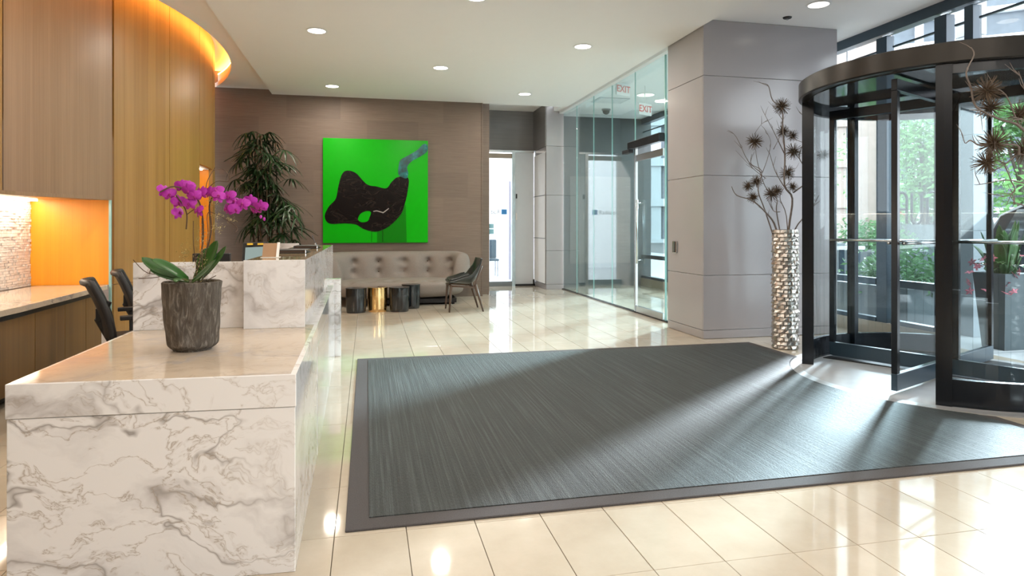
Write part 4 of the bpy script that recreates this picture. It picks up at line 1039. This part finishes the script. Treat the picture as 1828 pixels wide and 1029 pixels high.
f0 = mfl.build('blossom', M['pink'], pt, local=True)
for k in range(34):
    a = rnd.uniform(0,2*pi); r = rnd.uniform(.18,.33); o = f0 if k == 0 else inst('blossom', f0.data, (0,0,0), pt)
    o.location = Vector((px_+r*cos(a), py_+r*sin(a), .80+rnd.uniform(-.22,.22))) - Vector(pt.location); o.rotation_euler = (rnd.uniform(-1.4,1.4), rnd.uniform(-1.4,1.4), 0); o.scale = (1.2,)*3

def car(x, y, rz, paint, lab, suv=True, sc=1.0):
    c = thing('car', (0,0,0), lab, 'car')
    W2 = .93; L = 4.7; H = 1.75 if suv else 1.45
    prof = [(0,.35),(.05,.75),(.25,.95),(1.15,1.05),(1.75,H-.06),(2.2,H),(4.0,H-.02),(4.45,H-.22),(4.66,1.0),(4.7,.45),(4.55,.30),(.15,.28)]
    def sect(t):   # half-width scale by height
        return lambda z: W2*(1 if z < 1.0 else 1-.22*(z-1.0)/(H-1.0))
    f = sect(0); n_ = len(prof); vs = []
    for s in (-1, 1):
        for (yy, z) in prof: vs.append((s*f(z), yy-L/2, z))
    fs = [tuple(range(n_)), tuple(range(2*n_-1, n_-1, -1))] + [((i+1)%n_, i, n_+i, n_+(i+1)%n_) for i in range(n_)]
    MB().add(vs, fs).build('body', paint, c, bevel=.06, seg=3, local=True, auto=35)
    for s in (-1, 1):
        for (a, b, e, g) in ((1.35,1.95,2.75,2.75),(2.85,2.85,3.75,3.75),(3.85,3.85,4.15,4.35)):
            z0, z1 = 1.05, H-.16
            p = [(a,z0),(b,z1),(e,z1),(g,z0)] if a < 2 else [(a,z0),(b,z1),(e,z1),(g,z0)]
            m = MB(); m.add([(s*(f(z)+.008), yy-L/2, z) for yy, z in p] + [(s*(f(z)-.02), yy-L/2, z) for yy, z in p], [(0,1,2,3),(7,6,5,4),(0,1,5,4),(1,2,6,5),(2,3,7,6),(3,0,4,7)])
            m.build('side_window', M['carglass'], c, local=True)
        MB().box(s*(W2-.06)-.05, s*(W2-.06)+.05, 2.1-L/2, 4.1-L/2, H+.02, H+.05).build('roof_rail', M['steel'], c, local=True)
        MB().box(s*.95-.10, s*.95+.10, 1.55-L/2, 1.70-L/2, 1.0, 1.18).build('side_mirror', paint, c, local=True, bevel=.03)
        for yy in (.95, 3.75):
            MB().lathe([(.0,0),(.22,0),(.36,.01),(.36,.2),(.0,.2)], (0,0,0), 24, cap=False).build('w', M['tyre'], None, local=True) if False else None
            w = MB(); w.tube([(s*.76, yy-L/2, .34),(s*.95, yy-L/2, .34)], .34, 24); wo = w.build('wheel', M['tyre'], c, local=True, auto=40)
            MB().tube([(s*.95, yy-L/2, .34),(s*.965, yy-L/2, .34)], .2, 12).build('hubcap', M['steel'], wo, local=True)
        MB().box(s*.72-.10, s*.72+.10, L/2-.06, L/2-.0, .85, 1.1).build('tail_lamp', M['tail'], c, local=True, bevel=.02)
        MB().box(s*.66-.14, s*.66+.14, -L/2-.0, -L/2+.08, .68, .84).build('headlamp', M['paper'], c, local=True, bevel=.02)
    MB().add([(-.72,1.22-L/2,1.10),(.72,1.22-L/2,1.10),(.64,1.70-L/2,H-.14),(-.64,1.70-L/2,H-.14)], [(0,1,2,3)]).build('windshield', M['carglass'], c, local=True, solid=.03)
    MB().add([(-.7,4.60-L/2,1.10),(.7,4.60-L/2,1.10),(.62,4.47-L/2,H-.24),(-.62,4.47-L/2,H-.24)], [(0,1,2,3)]).build('rear_window', M['carglass'], c, local=True, solid=.03)
    c.location = (x, y, 0); c.rotation_euler = (0, 0, rz); c.scale = (sc,)*3
    return c
c1 = car(10.6, 6.3, 0, M['car'], 'black sport utility car parked outside behind the flower planter'); c1.location.z = -.02
c2 = car(17.5, 15.5, radians(160), M['car2'], 'grey car with a red tail lamp farther along the street'); c2.location.z = -.2

def leafcloud(m, c, r, n, size, rnd, sq=(1,1,1)):
    for _ in range(n):
        d_ = Vector((rnd.gauss(0,1), rnd.gauss(0,1), rnd.gauss(0,1))); d_.normalize(); rr = r*rnd.random()**.45
        p = Vector(c) + Vector((d_.x*sq[0], d_.y*sq[1], d_.z*sq[2]))*rr
        a = Vector((rnd.gauss(0,1), rnd.gauss(0,1), rnd.gauss(0,1))).normalized()*size*rnd.uniform(.6,1.2); b = a.orthogonal().normalized()*a.length*.45
        m.add([p-a, p+b, p+a, p-b], [(0,1,2,3)])
def tree(x, y, h, r, lab, seed, z0=-.02, n=26):
    rnd = random.Random(seed); t = thing('tree', (x,y,z0), lab, 'tree', 'street trees outside')
    tr = MB().tube([(x,y,z0),(x+.05,y,z0+h*.25),(x,y+.05,z0+h*.5),(x+.05,y,z0+h*.8)], [.11,.09,.07,.03], 8)
    m = MB()
    for k in range(n):
        a = rnd.uniform(0,2*pi); rr = rnd.uniform(.2,1)*r; zz = z0+h*rnd.uniform(.33,.97); rr *= (1-.5*abs((zz-z0)/h-.55)*2)
        c = (x+rr*cos(a), y+rr*sin(a), zz); leafcloud(m, c, r*.38, 170, .075*(1+h*.04), rnd)
        if k % 2 == 0: tr.tube([(x,y,z0+h*.28+k*h*.018), tuple(Vector((x,y,zz)).lerp(Vector(c),.5)), c], [.035,.02,.008], 5)
    tr.build('trunk', M['bark2'], t, smooth=True); m.build('foliage', M['tree'], t, kind='stuff')
tree(14.9, 14.9, 4.7, 1.35, 'light green street tree behind the lettered sign, seen through the revolving door', 1, z0=-.2)
tree(11.9, 9.7, 4.2, 1.5, 'leafy street tree behind the spiky branches at the right edge', 2)
tree(15.6, 9.2, 5.0, 1.9, 'leafy street tree above the black car', 3, z0=-.2)
tree(20.0, 14.5, 5.6, 2.4, 'large tree across the street behind the black car', 4, z0=-.2)
tree(21.0, 21.5, 6.0, 2.6, 'large tree farther up the street, left of the black car', 6, z0=-.2)
# low planters with shrubs
def planter_box(x0, x1, y0, y1, h, lab, seed, leaf=True):
    t = thing('shrub_planter', ((x0+x1)/2,(y0+y1)/2,-.02), lab, 'planter', 'low shrub planters on the sidewalk')
    m = MB().box(x0,x1,y0,y0+.08,-.02,h).box(x0,x1,y1-.08,y1,-.02,h).box(x0,x0+.08,y0+.08,y1-.08,-.02,h).box(x1-.08,x1,y0+.08,y1-.08,-.02,h).box(x0+.08,x1-.08,y0+.08,y1-.08,h-.10,h-.08)
    m.build('box', M['stone'], t)
    MB().box(x0-.04,x1+.04,y0-.04,y0+.09,h,h+.04).build('rim', M['concrete'], t)
    rnd = random.Random(seed); m = MB()
    for k in range(14):
        leafcloud(m, (rnd.uniform(x0+.1,x1-.1), rnd.uniform(y0+.1,y1-.1), h+rnd.uniform(.05,.45)), .35, 130, .05, rnd, (1,1,.8))
    m.build('shrub', M['bush'], t, kind='stuff')
planter_box(6.75, 7.75, 7.0, 8.3, .50, 'low grey planter with a bushy green shrub beyond the revolving door', 11)
planter_box(8.7, 9.8, 9.8, 10.8, .85, 'grey planter with yellow green plants seen between the door frames', 12)
# bench
bn = thing('bench', (7.7,9.6,0), 'dark slatted bench on the sidewalk seen past the column', 'bench')
for k in range(9): MB().box(7.05+k*.16, 7.14+k*.16, 9.75, 9.78, .45, .9).build('back_slat', M['frame_blue'], bn)
MB().box(7.0,8.5,9.73,9.80,.9,.96).build('top_rail', M['paper'], bn)
for k in range(4): MB().box(7.0,8.5,9.28+k*.11,9.36+k*.11,.42,.45).build('seat_slat', M['frame_blue'], bn)
for x in (7.05,8.4):
    for y in (9.3,9.68): MB().box(x,x+.06,y,y+.06,-.02,.42).build('leg', M['frame'], bn)
# lamp post, round pillar
lp = thing('lamp_post', (9.3,11.0,0), 'white street lamp post seen beside the door frame', 'lamp post')
MB().lathe([(.13,-.02),(.13,.9),(.09,1.0),(.07,4.8),(.05,6.0)], (9.3,11.0,0), 16).build('pole', M['bwhite'], lp, auto=30)
MB().sphere((9.3,11.0,6.1), .18, 12, 8).build('globe', M['paper'], lp, smooth=True)
rp = thing('round_pillar', (11.75,13.25,0), 'thick pinkish round stone pillar across the sidewalk', 'pillar')
MB().lathe([(.42,-.02),(.42,9.0)], (11.75,13.25,0), 32).build('shaft', M['pinkstone'], rp, auto=30)
MB().lathe([(.75,-.02),(.85,.9),(.75,.9),(.7,.8)], (11.75,13.25,0), 32).build('base', M['stone'], rp, auto=30)
m = MB(); leafcloud(m, (11.75,13.25,1.25), .8, 700, .07, random.Random(3), (1,1,.5)); m.build('plants', M['bush'], rp, kind='stuff')
# round traffic sign
def OUT(px, py, d):   # picture ray at a depth, used once to lay out the street
    l = (px-CX)/F*d; return Vector((l*cos(YAW)+d*sin(YAW), -l*sin(YAW)+d*cos(YAW), CAMZ-(py-HY)/F*d))
ps = OUT(1603,385,26)
ts = thing('traffic_sign', (ps.x,ps.y,-.2), 'round red and white do not enter sign on the street', 'sign')
MB().tube([(ps.x,ps.y,-.2),(ps.x,ps.y,ps.z+.2)], .04, 8).build('post', M['steel'], ts)
Rs = Matrix.Rotation(-radians(43), 4, 'Z') @ Rx
m = MB()
for r, k, y in ((.22,0,0),):
    m.add([tuple((Matrix.Translation(ps) @ Rs @ Vector((.24*cos(2*pi*i/24), .24*sin(2*pi*i/24), .06))).to_3d()) for i in range(24)] + [tuple((Matrix.Translation(ps) @ Rs @ Vector((.24*cos(2*pi*i/24), .24*sin(2*pi*i/24), .045))).to_3d()) for i in range(24)], [tuple(range(24)), tuple(range(47,23,-1))] + [(i,(i+1)%24,24+(i+1)%24,24+i) for i in range(24)])
m.build('disc', M['sred'], ts)
MB().obox(ps + (Rs.to_3x3() @ Vector((0,0,.065))), (.34,.07,.006), Rs.to_3x3()).build('bar', M['paper'], ts)
# freestanding letter sign seen from behind
pg = OUT(1648,372,15); BR_ = Matrix.Rotation(-radians(45), 3, 'Z')
sg = thing('letter_sign', (pg.x,pg.y,-.02), 'tall dark freestanding building letters seen from behind through the glass', 'sign')
def L3(x, z): return pg + BR_ @ Vector((x, 0, z))
H_, Wd = .70, .24
def letter(pts, nm, close=False):
    P = bez([L3(*q) for q in pts], 4); MB().tube(P, .03, 8).build(nm, M['black'], sg, smooth=True)
xs = [-.42, -.13, .18, .48]
def arch(x, up=1): 
    w = .095; return [(x-w,-.36*up),(x-w,.0),(x-w,.24*up),(x-w*.6,.34*up),(x,.37*up),(x+w*.6,.34*up),(x+w,.24*up),(x+w,0),(x+w,-.36*up)]
letter(arch(xs[0]), 'letter'); letter([(xs[0]-.095,-.02),(xs[0],-.02),(xs[0]+.095,-.02)], 'letter_bar')
letter(arch(xs[1], -1), 'letter')
o_ = arch(xs[2]); letter(o_ + [(xs[2]+.095,-.26),(xs[2],-.37),(xs[2]-.08,-.33),(xs[2]-.095,-.26)], 'letter'); letter([(xs[2]-.02,-.2),(xs[2]-.12,-.36)], 'letter_tail')
letter(arch(xs[3]), 'letter'); letter([(xs[3]-.095,-.02),(xs[3],-.02),(xs[3]+.095,-.02)], 'letter_bar')
c0 = L3(-.18, -.75); MB().obox((c0.x, c0.y, (pg.z-.4)/2), (.9,.25,pg.z-.36), BR_).build('plinth', M['stone'], sg)

# buildings
def tower(o, ang, w, h, dpt, floors, bays, lab, mats, z0=-.2):
    b = thing('building', (o.x,o.y,z0), lab, 'building')
    Rz = Matrix.Rotation(ang, 3, 'Z'); base = Vector((o.x,o.y,z0))
    def bx(x0,x1,y0,y1,a,b_): 
        m_ = MB(); c = Rz @ Vector(((x0+x1)/2,(y0+y1)/2,0)); m_.obox(base+c+Vector((0,0,(a+b_)/2)), (x1-x0,y1-y0,b_-a), Rz); return m_
    bx(-w/2, w/2, .5, dpt, 0, h).build('facade', mats[1], b)
    fh = h/floors
    for k in range(floors+1): bx(-w/2-.2, w/2+.2, -.3, .6, k*fh-.35, k*fh+.35).build('floor_slab', mats[0], b)
    for k in range(bays+1):
        x = -w/2 + w*k/bays; bx(x-.45, x+.45, -.1, .6, 0, h).build('pier', mats[0], b)
    return b
tower(OUT(1900,405,75), -radians(38), 40, 31, 12, 9, 7, 'tall white grid facade apartment tower at the upper right', (M['bwhite'], M['bglass']))
tower(OUT(1652,405,130), -radians(45), 20, 34, 12, 11, 6, 'distant pale office tower behind the street tree', (M['bwhite'], M['bgrey']))
tower(OUT(1500,405,55), -radians(30), 6, 24, 10, 7, 2, 'pinkish brick building beyond the left facade windows', (M['pinkstone'], M['bglass']))
tower(OUT(1250,405,60), -radians(20), 16, 30, 10, 8, 4, 'grey building mostly hidden behind the grey column', (M['bgrey'], M['bglass']))
# outside the far doorway
wh = thing('courtyard_wall', (3,19,-.03), 'bright white wall outside the far glass door', 'wall')
MB().box(-3, 9, 20, 20.3, -.03, 7).build('wall_slab', M['bwhite'], wh)
MB().box(2.75, 3.05, 19.0, 19.3, -.03, 3.2).build('pilaster', M['bgrey'], wh)
zp = thing('patterned_panel', (4,16.5,-.03), 'tall lilac panel with slanted relief strips outside the far glass door', 'panel')
MB().box(3.50, 3.72, 16.0, 16.06, -.03, 2.45).build('board', M['zig'], zp)
for k in range(20): MB().prism_y([(3.55,.30+k*.105),(3.71,.37+k*.105),(3.71,.40+k*.105),(3.55,.325+k*.105)], 15.97, 16.0).build('strip', M['stone'], zp)
pdm = thing('valet_stand', (2.9,16,-.03), 'small teal topped white stand outside the far glass door', 'stand')
MB().box(2.82, 2.98, 15.9, 16.1, -.03, 1.12).build('post', M['white'], pdm)
MB().box(2.72, 3.08, 15.85, 16.15, 1.12, 1.24).box(2.72, 3.08, 15.86, 16.15, 1.26, 1.37).build('top_box', M['teal'], pdm)
och = thing('outdoor_chair', (3.2,17,-.03), 'blue outdoor chair behind the valet stand', 'chair')
MB().box(3.05,3.45,17.0,17.4,.38,.44).box(3.05,3.45,17.38,17.43,.44,.95).build('seat', M['frame_blue'], och, bevel=.02)
for x in (3.08,3.4):
    for y in (17.03,17.36): MB().box(x,x+.03,y,y+.03,-.03,.38).build('leg', M['steel'], och)
